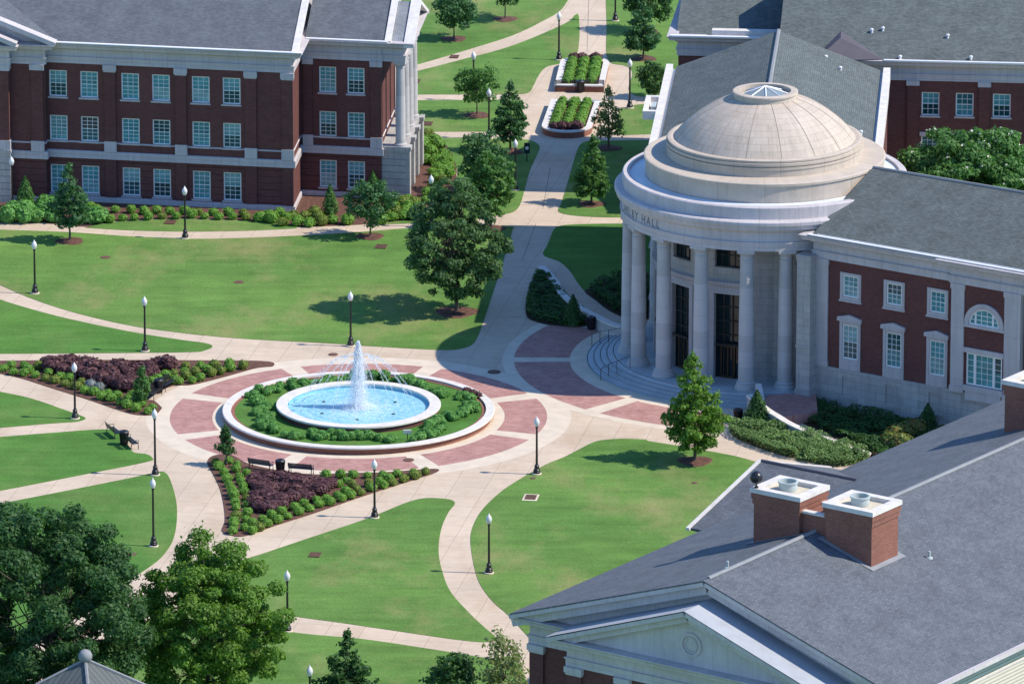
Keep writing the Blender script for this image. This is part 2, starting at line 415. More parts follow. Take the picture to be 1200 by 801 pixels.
def lawn(pts, mat='grass', z=.03):
    q = ground_poly(pts); m = MB(); m.prism(q, .004, z); return S(m.build('lawn', mat))
T = True
lawn([(-700, 268, T), (-40, 268, T), (75, 272), (150, 277), (217, 280), (300, 278.5), (400, 273.5), (490, 267), (560, 266), (598, 265.5), (600, 272), (590, 305), (577, 345), (566, 378), (556, 401), (540, 408.5), (515, 410), (440, 406), (380, 402), (320, 399), (260, 395), (200, 388.5), (150, 381), (90, 367), (40, 351), (0, 334), (-40, 315, T), (-700, 315, T)])
lawn([(-700, 334, T), (-40, 334, T), (0, 351), (50, 366), (100, 378), (160, 390), (210, 398), (240, 402), (249, 406), (240, 410.5), (225, 412.5), (150, 413.5), (0, 414.5), (-40, 414.5, T)], 'grass_lush')
lawn([(-700, 451, T), (-40, 451, T), (0, 459), (37, 467), (75, 480), (95, 487), (100, 490.5), (90, 494), (62, 496), (0, 501), (-40, 503, T), (-700, 503, T)], 'grass_lush')
lawn([(-700, 516, T), (-40, 516, T), (0, 512), (62, 507), (110, 503.5), (132, 504), (142, 511), (152, 524), (157, 530), (171, 532), (178, 536), (172, 541), (100, 555.5), (0, 575), (-40, 583, T), (-700, 583, T)], 'grass_lush')
lawn([(-700, 598, T), (-40, 598, T), (0, 590), (75, 575.5), (150, 560.5), (180, 554), (192, 553), (199, 561), (206, 584), (207.5, 603), (205, 625), (197, 643), (178, 662), (120, 700), (60, 742), (-40, 800, T), (-700, 800, T)], 'grass_lush')
lawn([(262, 662), (300, 651), (370, 627.6), (430, 607.5), (485, 586), (517, 584), (533, 588.5), (525, 601), (517, 620), (514, 645), (518, 668), (528, 693), (551, 719), (568, 735), (581, 747), (571, 752), (538, 749.5), (475, 740.5), (400, 729.5), (345, 722), (270, 711), (225, 700), (232, 680)])
lawn([(687, 522), (696, 518), (707, 515.5), (730, 514), (757, 515, T), (759, 516.5, T), (850, 532), (886, 541, T), (880, 560), (840, 630), (800, 760, T), (640, 770, T), (600, 725), (578, 705), (563, 685), (556, 665), (551.6, 638), (553, 620), (563, 600), (580, 582), (600, 567), (637, 545.5), (662, 535)])
lawn([(-700, 860, T), (-40, 860, T), (60, 790), (150, 738), (215, 716), (262, 722), (340, 740), (425, 748.5), (500, 759.5), (571, 771), (610, 780), (640, 900, T), (-40, 960, T), (-700, 960, T)])
# lawns in front of and beyond the left building
lawn([(100, 267, T), (125, 261.5), (160, 258.5), (210, 257), (270, 258), (330, 262), (348, 266.5), (335, 268.5), (280, 270.8), (217, 271.5), (150, 270)], 'grass')
lawn([(448, 263, T), (460, 260), (497, 256.5), (520, 246), (531, 232), (536, 205), (533, 190), (525, 173), (513, 162, T), (560, 162), (604, 163), (622, 165), (632, 171), (630, 180), (621, 200), (615, 222), (609, 241), (600, 249), (585, 252), (560, 257), (520, 260), (480, 262)])
lawn([(470, 118, T), (560, 117.5), (606, 117), (613, 121), (611, 138), (607, 152), (598, 154.3), (540, 154.5), (470, 154.5, T)])
lawn([(470, 89, T), (484, 85), (540, 70.5), (600, 54), (660, 29), (674, 18), (678, 18.5), (679, 30), (679, 45), (676.5, 62), (668, 72), (656, 75), (640, 79), (631, 89), (625, 101), (619, 109), (600, 110.8), (540, 111), (470, 111, T)])
lawn([(470, 81, T), (484, 77.5), (540, 61), (600, 42), (637, 24.5), (655, 14), (664, 3), (672, -14), (674, -40, T), (440, -60, T)])
lawn([(709, -60, T), (710, 0), (711, 30), (710.5, 62), (716, 74), (731, 77), (739, 81), (741, 88), (738, 98), (737, 106), (744, 112), (760, 113.5), (800, 113, T), (830, 60, T), (860, -60, T)])
lawn([(727, 129), (734, 126), (747, 123), (770, 121.5), (800, 121, T), (800, 156.5, T), (762, 157.5), (727, 158), (722, 152), (724, 140)])
lawn([(672, 190), (676, 178), (680, 170), (690, 165.5), (720, 165), (790, 164, T), (790, 255, T), (727, 255), (700, 254.5), (675, 253), (660, 250.5), (654, 247), (657, 240), (661, 228)])
lawn([(646, 276), (650, 268), (662, 264), (700, 262.5), (760, 262, T), (775, 330, T), (745, 372, T), (732, 372), (712, 363), (698, 352), (685, 341), (676, 330), (668, 318), (656, 307), (637, 299), (641, 288)], 'grass_lush')

def bed(pts, mat='mulch', z=.05, name='mulch_bed', smooth=True):
    q = ground_poly(pts, smooth, 6); m = MB(); m.prism(q, .004, z); return S(m.build(name, mat)), q
BED_A = [(-10, 262, T), (30, 260), (50, 261), (100, 266), (120, 262), (150, 258), (210, 256.5), (262, 257), (300, 260), (337, 265.8), (375, 265.3), (420, 263.5), (460, 259.8), (497, 255), (519, 245), (530, 231), (535, 205), (533, 190), (525, 173), (509, 161.5, T), (487, 158, T), (487, 190, T), (471, 230, T), (353, 228, T), (345, 248, T), (0, 232, T), (-10, 232, T)]
bed(BED_A, z=.022)
bed([(-12, 437, T), (0, 438), (27, 444), (55, 453), (82, 461.5), (110, 470.5), (137, 480), (159, 486), (181, 486), (190, 478, T), (181, 470), (173, 468), (183, 461), (203, 452), (225, 451), (262, 442), (300, 431.5), (320, 429), (310, 423.5), (225, 422.5), (100, 422), (0, 423), (-12, 423, T)])
bed([(243, 543), (249, 534.5), (270, 533), (292, 543.5), (330, 552), (368, 556), (401, 554.5), (450, 553.5), (507, 549.5), (512, 553), (487, 561.5), (425, 581.5), (366, 602), (325, 615), (287, 628), (270, 627), (260, 622), (263.5, 610), (262, 591), (257.5, 572), (250, 556)])
bed([(632, 317, T), (640, 320), (650, 331), (665, 350), (676, 361), (692, 371, T), (690, 381), (672, 383), (645, 381), (625, 376), (617, 370), (616, 356), (619, 342), (625, 327)], 'soil', name='planting_bed')
bed([(685, 341), (700, 335), (720, 325), (760, 320, T), (760, 374, T), (732, 372), (712, 363), (698, 352)], 'soil', .034, name='planting_bed')
bed([(856, 501), (861, 512), (895, 526.5), (932, 537), (982, 546), (1017, 538), (1020, 530), (995, 524), (945, 511), (907, 499), (885, 493), (868, 493)], 'soil', name='planting_bed')
bed([(930, 486), (938, 477), (951, 472.5, T), (1125, 508, T), (1125, 560, T), (1050, 552), (1010, 527), (985, 516), (955, 503), (936, 493)], 'soil', name='planting_bed')

# brick ring about the fountain, in eight sectors between cream spokes
def ring_sector(name, mat, c, r0, r1, a0, a1, z, clip=None, n=26):
    m = MB(); ins, outs = [], []
    for k in range(n + 1):
        a = a0 + (a1 - a0) * k / n; ca, sa = math.cos(a), math.sin(a); r = r1
        if clip:
            cx, cy, cr = clip
            while r > r0 + .05 and math.hypot(c[0] + r * ca - cx, c[1] + r * sa - cy) < cr: r -= .05
        ins.append((c[0] + r0 * ca, c[1] + r0 * sa, z)); outs.append((c[0] + r * ca, c[1] + r * sa, z))
    for k in range(n): m.poly([ins[k], outs[k], outs[k + 1], ins[k + 1]])
    return S(m.build(name, mat))
m = MB(); m.lathe([(10.2, .008), (16.0, .008)], 96, c=(*C, 0)); S(m.build('paved_ring', 'band'))
for k in range(8):
    a = R_(22.5 + 45 * k); h0 = .75 / 11
    ring_sector('brick_paving', 'paver', C, 11.0, 14.2, a + h0 * .8, a + R_(45) - h0 * .8, .012, (R0[0], R0[1], 20.3))
m = MB(); m.lathe([(13.0, .010), (20.1, .010)], 120, R_(270 - 132), R_(270 - 4), (*R0, 0)); S(m.build('paved_ring', 'band'))
for a0, a1 in ((-124, -92.5), (-88.5, -46), (-41.5, -11)):
    ring_sector('brick_paving', 'paver', R0, 14.9, 19.2, R_(270 + a0), R_(270 + a1), .016)
# joints in the broad paving
jm = MB()
def joint(a, b, wd=.05, z=.0075):
    p, q = P(*a), P(*b); d = norm2(q[0] - p[0], q[1] - p[1]); n = (-d[1] * wd / 2, d[0] * wd / 2)
    jm.poly([(p[0] + n[0], p[1] + n[1], z), (p[0] - n[0], p[1] - n[1], z), (q[0] - n[0], q[1] - n[1], z), (q[0] + n[0], q[1] + n[1], z)])
for a, b in (((645, 196), (636, 245)), ((628, 262), (612, 305)), ((607, 306), (637, 307)), ((597, 312), (636, 314)), ((617, 262), (646, 270)), ((600, 371), (624, 373)), ((586, 371), (612, 371)), ((620, 222), (662, 222)), ((612, 240), (655, 240)), ((690, 0), (688, 60)), ((690, 24), (711, 24))):
    joint(a, b)
S(jm.build('paving_joints', simple('dark_paving_joint', (.20, .165, .14), .9)))
# the path that curls in front of the rotunda, already part of the pavement; mulch rings and tree pits come with the trees
# brick landing and ramp paving beside the wing
LAND = [P(*p, .75)[:2] for p in ((884, 470), (905, 462), (956, 459), (958, 482), (915, 489), (896, 481))]
m = MB(); m.prism(LAND[::-1] if area(LAND) < 0 else LAND, 0, .752); S(m.build('landing', 'paver'))

# ------------------------------------------------------------------ shared building pieces
ENT = [(0, 0), (.12, 0), (.12, .48), (.20, .50), (.20, .60), (.06, .62), (.06, 1.18), (.22, 1.28), (.30, 1.42), (.70, 1.46), (.74, 1.66), (.90, 1.78), (.90, 1.86), (.35, 1.90), (0, 1.90)]
def ent_at(z, k=1.0): return [(o, z + d * k) for o, d in ENT]
def course(z0, z1, o): return [(0, z0), (o, z0), (o, z1 - .05), (o - .06, z1), (0, z1)]
_wc = {}
def window_meshes(w, h, nx, ny, fw=.10, blind=True):
    key = (w, h, nx, ny, fw)
    if key in _wc: return _wc[key]
    f = MB(); f.box(0, fw, 0, .12, 0, h); f.box(w - fw, w, 0, .12, 0, h); f.box(fw, w - fw, 0, .12, 0, fw); f.box(fw, w - fw, 0, .12, h - fw, h)
    iw, ih = w - 2 * fw, h - 2 * fw; mu = .032
    for i in range(1, nx):
        x = fw + iw * i / nx; f.box(x - mu / 2, x + mu / 2, .035, .085, fw, h - fw)
    for j in range(1, ny):
        z = fw + ih * j / ny; mid = (ny % 2 == 0 and j == ny // 2); k = mu * (1.7 if mid else 1)
        f.box(fw, w - fw, .02 if mid else .045, .10, z - k / 2, z + k / 2)
    p = MB(); zm = fw + ih * .5
    p.poly([(fw, .09, fw), (w - fw, .09, fw), (w - fw, .09, zm), (fw, .09, zm)]); p.poly([(fw, .09, zm), (w - fw, .09, zm), (w - fw, .09, h - fw), (fw, .09, h - fw)])
    s = MB(); s.box(-.10, w + .10, -.22, .10, -.14, -.003)
    _wc[key] = (f.mesh('window', M['white_trim']), p.mesh('pane', M['pane']), s.mesh('sill', M['stone']))
    return _wc[key]
def window(parent, x, y, z, w, h, nx=3, ny=6, rz=0.0, sill=True, base=(0, 0, 0), fw=.10):
    """base + rotation rz carry the wall's own frame inside the building"""
    f, p, s = window_meshes(w, h, nx, ny, fw)
    ca, sa = math.cos(rz), math.sin(rz)
    o = link('window', f, parent, (base[0] + x * ca - y * sa, base[1] + x * sa + y * ca, base[2] + z), rz)
    link('pane', p, o)
    if sill: link('sill', s, o)
    return o
def gable(m, x0, x1, y0, y1, ze, zr, xr0=None, xr1=None, thick=.18, closed=False):
    ym = (y0 + y1) / 2; a = x0 if xr0 is None else xr0; b = x1 if xr1 is None else xr1; e = thick
    m.poly([(x0, y0, ze), (x1, y0, ze), (b, ym, zr), (a, ym, zr)]); m.poly([(x1, y1, ze), (x0, y1, ze), (a, ym, zr), (b, ym, zr)])
    m.poly([(x0, y0, ze - e), (a, ym, zr - e), (b, ym, zr - e), (x1, y0, ze - e)]); m.poly([(x1, y1, ze - e), (b, ym, zr - e), (a, ym, zr - e), (x0, y1, ze - e)])
    for x, xr in ((x0, a), (x1, b)):
        for y in (y0, y1): m.poly([(x, y, ze - e), (x, y, ze), (xr, ym, zr), (xr, ym, zr - e)])
        if closed: m.poly([(x, y0, ze - e), (xr, ym, zr - e), (x, y1, ze - e)])
    m.poly([(x0, y0, ze - e), (x1, y0, ze - e), (x1, y0, ze), (x0, y0, ze)]); m.poly([(x1, y1, ze - e), (x0, y1, ze - e), (x0, y1, ze), (x1, y1, ze)])
def vent_mesh():
    m = MB(); m.lathe([(.10, 0), (.09, .2), (.14, .22), (.14, .34), (.0, .40)], 10); return m.mesh('roof_vent', M['white'])
VENT = vent_mesh()

def pilaster(parent, brick, stone, loc=(0, 0, 0), rz=0.0):
    """one pilaster: shaft boxes and its stone trim boxes"""
    m = MB()
    for q in brick: m.box(*q)
    o = m.build('pilaster', 'brick', parent, loc, rz)
    for nm, sel in (('capital', [q for q in stone if q[5] > 8]), ('plinth', [q for q in stone if q[5] <= 8])):
        t = MB()
        for q in sel: t.box(*q)
        if sel: t.build(nm, 'stone', o)
# ------------------------------------------------------------------ domed hall: rotunda, rear block, right wing
hall = thing('domed_hall', 'domed limestone rotunda hall with curved colonnade, grey gabled rear block and brick right wing', 'building', (*R0, 0))
def pol(a, r): return (r * math.sin(R_(a)), -r * math.cos(R_(a)))
m = MB(); m.lathe([(0, .75), (11.6, .75), (11.6, 0)], 96); m.build('platform', 'step', hall)
m = MB()
for k in range(4):
    r = 13.6 - .5 * k; z = .15 * (k + 1); m.lathe([(r - .66, z), (r, z), (r, z - .05), (r - .05, z - .05), (r - .05, z - .15), (r - .12, z - .15)], 80, R_(270 - 131), R_(270 - 3))
stp = m.build('steps', 'step', hall)
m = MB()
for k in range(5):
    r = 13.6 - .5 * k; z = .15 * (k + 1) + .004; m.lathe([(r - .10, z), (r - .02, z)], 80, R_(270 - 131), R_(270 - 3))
m.build('edge_shade_strip', simple('dark_edge_shade', (.10, .12, .13), .8), stp)  # dark strips paint in the shade lines and joints along the tread edges
ent = MB(); ent.lathe([(9.4, 11.7), (11.0, 11.7), (11.0, 12.25), (11.08, 12.27), (11.08, 12.4), (10.93, 12.42), (10.93, 13.12), (11.02, 13.2), (11.12, 13.36), (11.36, 13.42), (11.40, 13.62), (11.5, 13.78), (11.5, 14.02), (11.4, 14.10), (10.9, 14.14), (10.9, 15.02), (10.82, 15.1), (10.35, 15.1), (10.35, 14.92)], 128)
entablature = ent.build('entablature', 'stone', hall, uv=(11, 0))
m = MB(); m.lathe([(10.36, 14.90), (9.0, 14.96)], 96); m.build('flat_roof', 'lead', hall)
m = MB(); m.lathe([(9.15, 14.9), (9.15, 16.22), (9.26, 16.28), (9.26, 16.45), (9.15, 16.5), (7.4, 16.55)], 128); m.build('drum', 'drum', hall, uv=(9, 0))
m = MB(); m.lathe([(7.5, 16.52), (7.5, 17.05), (7.56, 17.1), (7.56, 17.28), (7.40, 17.30), (7.40, 17.36), (7.56, 17.38), (7.56, 17.58), (7.40, 17.60), (7.40, 17.66), (7.46, 17.68), (7.46, 17.8), (7.25, 17.84), (6.9, 17.8)], 128); m.build('dome_ring', 'drum', hall, uv=(7.5, 0))
prof = []
a5, rho = 5.1, 8.66
for k in range(15):
    r = 7.05 - (7.05 - 2.2) * k / 14; prof.append((r, 17.72 - a5 + math.sqrt(rho * rho - r * r)))
m = MB(); m.lathe(prof, 128); dome = m.build('dome', 'dome', hall, uv=(7.0, 8.66), smooth=True)
rib = MB()
for k in range(16):
    a = R_(22.5 * k + 9)
    pts = [(math.cos(a) * (r + .0), math.sin(a) * (r + .0), z + .012) for r, z in prof]
    rib.tube(pts, .022, 4)
rib.build('dome_seam', simple('dark_seam', (.36, .30, .25), .8), dome)
m = MB(); m.lathe([(2.2, 20.8), (2.42, 20.8), (2.42, 21.25), (2.5, 21.28), (2.5, 21.42), (2.4, 21.46), (1.98, 21.46), (1.98, 21.0), (1.9, 21.0)], 64); lan = m.build('lantern', 'drum', hall, uv=(2.3, 0))
m = MB()
for k in range(8):
    a, b = R_(45 * k), R_(45 * k + 45); m.poly([(1.97 * math.cos(a), 1.97 * math.sin(a), 21.1), (1.97 * math.cos(b), 1.97 * math.sin(b), 21.1), (0, 0, 21.75)])
m.build('skylight', 'sky_glass', lan)
m = MB()
for k in range(8):
    a = R_(45 * k); m.tube([(1.95 * math.cos(a), 1.95 * math.sin(a), 21.13), (0, 0, 21.79)], .055, 4)
m.build('glazing_bar', 'white', lan)
# columns
sh = MB(); zs = [(.60, 1.35), (.59, 2.6), (.585, 4.2), (.565, 6.5), (.54, 8.6), (.505, 10.9)]; sh.lathe(zs, 28); sh_me = sh.mesh('column', M['column'], (.6, 0), True)
b = MB(); b.lathe([(.86, .75), (.86, .93), (.84, .96), (.84, 1.02), (.76, 1.06), (.74, 1.1), (.72, 1.18), (.75, 1.22), (.72, 1.3), (.60, 1.37)], 28); ba_me = b.mesh('base', M['column'], (.7, 0))
cp = MB(); cp.lathe([(.505, 10.9), (.56, 10.92), (.56, 10.98), (.505, 11.0), (.51, 11.22), (.62, 11.38), (.68, 11.48)], 28); cp.box(-.66, .66, -.66, .66, 11.48, 11.698); ca_me = cp.mesh('capital', M['column'])
for a in list(range(-149, -8, 20)) + [7.5]:
    x, y = pol(a, 10.35); o = link('column', sh_me, hall, (x, y, 0), R_(a)); link('base', ba_me, o); link('capital', ca_me, o)
# inner curved wall with doors
DOORS = [-21.5, -51.5, -81.5, -111.5]; dw = 7.2
wallm = MB(); RW = 8.25
angs = sorted({-165.0, 30.0, *[d - dw for d in DOORS], *[d + dw for d in DOORS], *[x * 5.0 for x in range(-32, 6)]})
zc = [.75, 7.5, 9.5, 11.3, 11.72]
for a0, a1 in zip(angs, angs[1:]):
    for z0, z1 in zip(zc, zc[1:]):
        am = (a0 + a1) / 2; hit = any(abs(am - d) < dw for d in DOORS)
        if hit and z0 in (.75, 9.5): continue
        wallm.poly([(*pol(a0, RW), z0), (*pol(a1, RW), z0), (*pol(a1, RW), z1), (*pol(a0, RW), z1)])
for d in DOORS:
    for z0, z1 in ((.75, 7.5), (9.5, 11.3)):
        for s in (-1, 1):
            p, q = pol(d + s * dw, RW), pol(d + s * dw, RW - .45); f = [(*p, z0), (*q, z0), (*q, z1), (*p, z1)]; wallm.poly(f)
        p = [pol(d - dw, RW), pol(d + dw, RW), pol(d + dw, RW - .45), pol(d - dw, RW - .45)]
        wallm.poly([(*x, z1) for x in p]); wallm.poly([(*x, z0 + .01) for x in p])
wallm.build('inner_wall', 'ashlar', hall, uv=(8.25, 0))
m = MB(); m.lathe([(RW, 7.72), (RW + .10, 7.72), (RW + .10, 8.0), (RW + .22, 8.1), (RW + .34, 8.3), (RW + .34, 8.42), (RW, 8.5)], 60, R_(270 - 125), R_(270 - 8)); m.build('door_cornice', 'stone', hall)
for d in DOORS:
    g = MB(); x0 = -RW * math.sin(R_(dw)); y = .0
    g.box(x0, -x0, 0, .04, .76, 7.5); o = g.build('door', 'dark_glass', hall, (*pol(d, RW * math.cos(R_(dw)) - .35), 0), R_(d))
    f = MB()
    for x in (x0, x0 / 3 - .04, -x0 / 3 - .04, -x0 - .1): f.box(x, x + .1, -.10, -.002, .76, 7.5)
    for z in (3.3, 4.1, 5.2, 6.3, 7.38): f.box(x0, -x0, -.09, -.004, z, z + .1)
    f.build('door_frame', 'dark_metal', o)
    f = MB(); hw = .58
    for x in (-hw, -.05, hw - .1): f.box(x, x + .1, -.16, -.10, .76, 3.2)
    f.box(-hw, hw, -.16, -.10, 3.2, 3.32); f.box(-hw, hw, -.16, -.10, .76, .95); f.build('door_leaf', 'bronze', o)
    f = MB(); f.box(-hw - .3, hw + .3, -.5, -.10, 3.34, 3.52); f.build('canopy', 'dark_metal', o)
    s_ = MB()
    for x in (x0 - .38, -x0): s_.box(x, x + .38, -.50, -.30, .76, 7.72)
    s_.box(x0, -x0, -.50, -.30, 7.45, 7.72); s_.build('surround', 'stone', o)
    g = MB(); g.box(x0, -x0, 0, .04, 9.5, 11.3); o = g.build('transom_window', 'dark_glass', hall, (*pol(d, RW * math.cos(R_(dw)) - .35), 0), R_(d))
    f = MB()
    for k in range(5):
        x = x0 + (-2 * x0 - .06) * k / 4; f.box(x, x + .06, -.06, -.002, 9.5, 11.3)
    for z in (9.5, 10.4, 11.24): f.box(x0, -x0, -.05, -.004, z, z + .06)
    f.build('frame', 'dark_metal', o)
# flat return wall and pier where the colonnade meets the wing
WR = math.atan2(-.5623, .8269); WO = (22.776 - R0[0], -16.531 - R0[1], 0)
pa, pb = pol(3, 8.2), pol(15, 9.3); d = norm2(pb[0] - pa[0], pb[1] - pa[1])
m = MB(); m.box(0, math.hypot(pb[0] - pa[0], pb[1] - pa[1]), 0, .4, .75, 11.7); m.build('return_wall', 'ashlar', hall, (*pa, 0), math.atan2(d[1], d[0]))
pp = P(944, 461, .75); pp = (pp[0] - R0[0], pp[1] - R0[1])
m = MB(); m.box(-.6, .6, -.45, 2.5, .75, 11.7); m.box(-.68, .68, -.53, 2.5, .751, 1.15); m.box(-.66, .66, -.51, 2.5, 4.4, 4.65); m.box(-.66, .66, -.51, 2.5, 11.2, 11.69); m.build('pier', 'ashlar', hall, (*pp, 0), WR)
# frieze lettering, bent round the curve
lt = MB(); txt = 'SHELBY HALL'
ch_a = {' ': 2.6}; cur = -80.5
for chx in txt:
    if chx != ' ':
        cu = D.curves.new('glyph', 'FONT'); cu.body = chx; cu.size = .88; cu.extrude = .0; cu.resolution_u = 3; ob = D.objects.new('glyph', cu)
        me = D.meshes.new_from_object(ob); xs = [v.co.x for v in me.vertices]; x0 = min(xs); wd = (max(xs) - x0) * .92
        lt = MB()
        for v in me.vertices:
            a = cur + math.degrees((v.co.x - x0) * .92 / 10.95); lt.v.append((*pol(a, 10.945), 12.48 + v.co.y))
        lt.f += [tuple(p.vertices) for p in me.polygons]; lt.build('letter', 'letter', entablature)
        D.objects.remove(ob); D.meshes.remove(me); D.curves.remove(cu)
        cur += math.degrees((wd + .20) / 10.95)
    else: cur += 2.0
# handrails on the steps
for a in (-107, -66, -25):
    rail = MB()
    for off in (0.0,):
        prev = None
        for r, z in ((13.75, 0.0), (13.1, .30), (12.4, .45), (11.3, .75)):
            x, y = pol(a, r); t = (math.cos(R_(a)) * off, math.sin(R_(a)) * off); p = (x + t[0], y + t[1])
            rail.tube([(*p, z), (*p, z + .95)], .03, 6)
            if prev: rail.tube([prev, (*p, z + .93)], .022, 6)
            prev = (*p, z + .93)
    rail.build('handrail', 'black', hall)
# cheek wall at the end of the steps
ck = MB()
p0, p1 = pol(-3.5, 11.3), pol(-2.0, 13.9); d = norm2(p1[0] - p0[0], p1[1] - p0[1]); n = (-d[1] * .22, d[0] * .22)
for a, b, z0, z1, z2, z3 in ((p0, p1, 0, 0, 1.45, .75),):
    A = (a[0] + n[0], a[1] + n[1]); B = (b[0] + n[0], b[1] + n[1]); Cc = (b[0] - n[0], b[1] - n[1]); Dd = (a[0] - n[0], a[1] - n[1])
    ck.poly([(*A, z2), (*B, z3), (*Cc, z3), (*Dd, z2)][::-1]); ck.poly([(*A, 0), (*B, 0), (*B, z3), (*A, z2)]); ck.poly([(*Cc, 0), (*Dd, 0), (*Dd, z2), (*Cc, z3)]); ck.poly([(*B, 0), (*Cc, 0), (*Cc, z3), (*B, z3)]); ck.poly([(*Dd, 0), (*A, 0), (*A, z2), (*Dd, z2)])
ck.build('cheek_wall', 'coping', hall)

# rear block
BR = -math.atan(.0725); BO = (19.36 - R0[0], 1.0 - R0[1], 0)
m = MB(); m.box(-8.9, 8.9, 5, 31.5, 0, 13.55); m.build('wall', 'brick', hall, BO, BR)
for s in (-1, 1):
    x0, x1 = sorted((s * 8.55, s * 9.1)); m = MB(); m.box(x0, x1, 2, 31.4, 13.0, 14.05); m.build('parapet', 'coping', hall, BO, BR)
    x0, x1 = sorted((s * 8.3, s * 8.55)); m = MB(); m.box(x0, x1, 2, 31.4, 13.0, 13.6); m.build('gutter', 'lead', hall, BO, BR)
m = MB(); m.box(-9.75, -9.1, 15.6, 16.1, 13.4, 14.08); m.box(-9.75, -9.1, 20.3, 20.8, 13.4, 14.08); m.box(-10.15, -9.75, 15.6, 20.8, 13.4, 14.08); m.box(-9.76, -9.1, 16.09, 20.31, 13.41, 13.6); m.build('parapet', 'coping', hall, BO, BR)
m = MB(); m.box(-9.6, -9.2, 17.4, 19.0, 13.645, 14.0); m.build('vent_hood', 'galv', hall, BO, BR)
for yb in (9.0, 12.5, 16.0, 20.4, 23.9, 27.4):
    for z, hh in ((8.8, 2.2), (5.0, 2.1), (.8, 2.4)): window(hall, -yb - .75, -8.99, z, 1.5, hh, 3, 6, BR - math.pi / 2, True, BO)
m = MB(); m.sweep([(0, 11.7), (.12, 11.7), (.12, 12.2), (.06, 12.25), (.06, 12.9), (.18, 12.98), (0, 12.99)], [(-8.9, 31.4), (-8.9, 5.2), (8.9, 5.2), (8.9, 31.4)], False); m.build('entablature', 'stone', hall, BO, BR)
m = MB(); gable(m, -31.3, -.5, -8.3, 8.3, 13.85, 17.0, closed=True); m.build('roof', 'roof_green', hall, BO, BR - math.pi / 2).rotation_euler = (0, 0, BR - math.pi / 2)
m = MB(); m.tube([(0, 1.0, 17.02), (0, 31.3, 17.02)], .16, 6); m.build('ridge_cap', 'ridge', hall, BO, BR)
def on_plane_part(parent, org, px, py, z):
    p = P(px, py, z); return link('roof_vent', VENT, parent, (p[0] - org[0], p[1] - org[1], z - .15))
for px, py, z in ((968, 68, 15.4), (985, 81, 15.1), (934, 108, 15.9), (1009, 156, 14.5)): on_plane_part(hall, R0, px, py, z)

# right wing
WL = 30.0; WD = 16.0
UP = [(2.34, 4.18), (6.18, 8.01), (9.99, 11.82)]
ops = []
for a, b in UP: ops += [(a, b, 8.5, 10.62), (a, b, 3.05, 6.85)]
wm = MB(); wm.facade(1.3, 12.3, 3.05, 11.42, ops); wm.poly([(18.4, 0, 3.05), (WL, 0, 3.05), (WL, 0, 11.42), (18.4, 0, 11.42)])
wm.poly([(0, WD, 0), (0, .35, 0), (0, .35, 11.42), (0, WD, 11.42)]); wm.poly([(WL, 0, 0), (WL, WD, 0), (WL, WD, 11.42), (WL, 0, 11.42)]); wm.poly([(WL, WD, 0), (0, WD, 0), (0, WD, 11.42), (WL, WD, 11.42)])
wm.build('wing_wall', 'brick', hall, WO, WR)
st = MB(); blanks = [(a + .3, b - .3, .95, 2.5) for a, b in UP]
st.facade(0.0, WL, .35, 3.05, blanks, y=-.12, depth=.10); 
for a, b, c, d2 in blanks: st.box(a, b, -.02, .1, c, d2); st.box(a - .1, b + .1, -.2, -.12, c - .14, c)
st.box(-.05, WL, -.2, .1, 0, .35); st.poly([(0, .6, 0), (0, -.12, 0), (0, -.12, 3.05), (0, .6, 3.05)]); st.poly([(0, -.12, 3.05), (WL, -.12, 3.05), (WL, .1, 3.08), (0, .1, 3.08)])
st.build('base_wall', 'ashlar', hall, WO, WR)
for a, b, y0 in ((.05, 1.3, -.14), (12.3, 13.4, -.40), (16.9, 18.3, -.40)):
    pl = MB(); pl.box(a, b, y0, .3, 3.06, 11.0); pl.box(a - .06, b + .06, y0 - .06, .3, 11.0, 11.418); pl.box(a - .06, b + .06, y0 - .06, .3, 3.061, 3.5)
    pl.build('pilaster', 'stone', hall, WO, WR)
wb = MB(); wb.facade(13.4, 16.9, 3.05, 11.42, [(13.6, 16.72, 3.72, 6.25)], y=-.28); wb.build('bay_wall', 'brick', hall, WO, WR)
eb = MB(); eb.sweep(ent_at(11.42, .97), [(0, 0), (WL, 0), (WL, WD), (0, WD)]); eb.build('wing_entablature', 'stone', hall, WO, WR)
eb = MB(); eb.sweep(ent_at(11.425, .975), [(12.2, .3), (12.2, -.28), (18.45, -.28), (18.45, .3)], False); eb.build('bay_entablature', 'stone', hall, WO, WR)
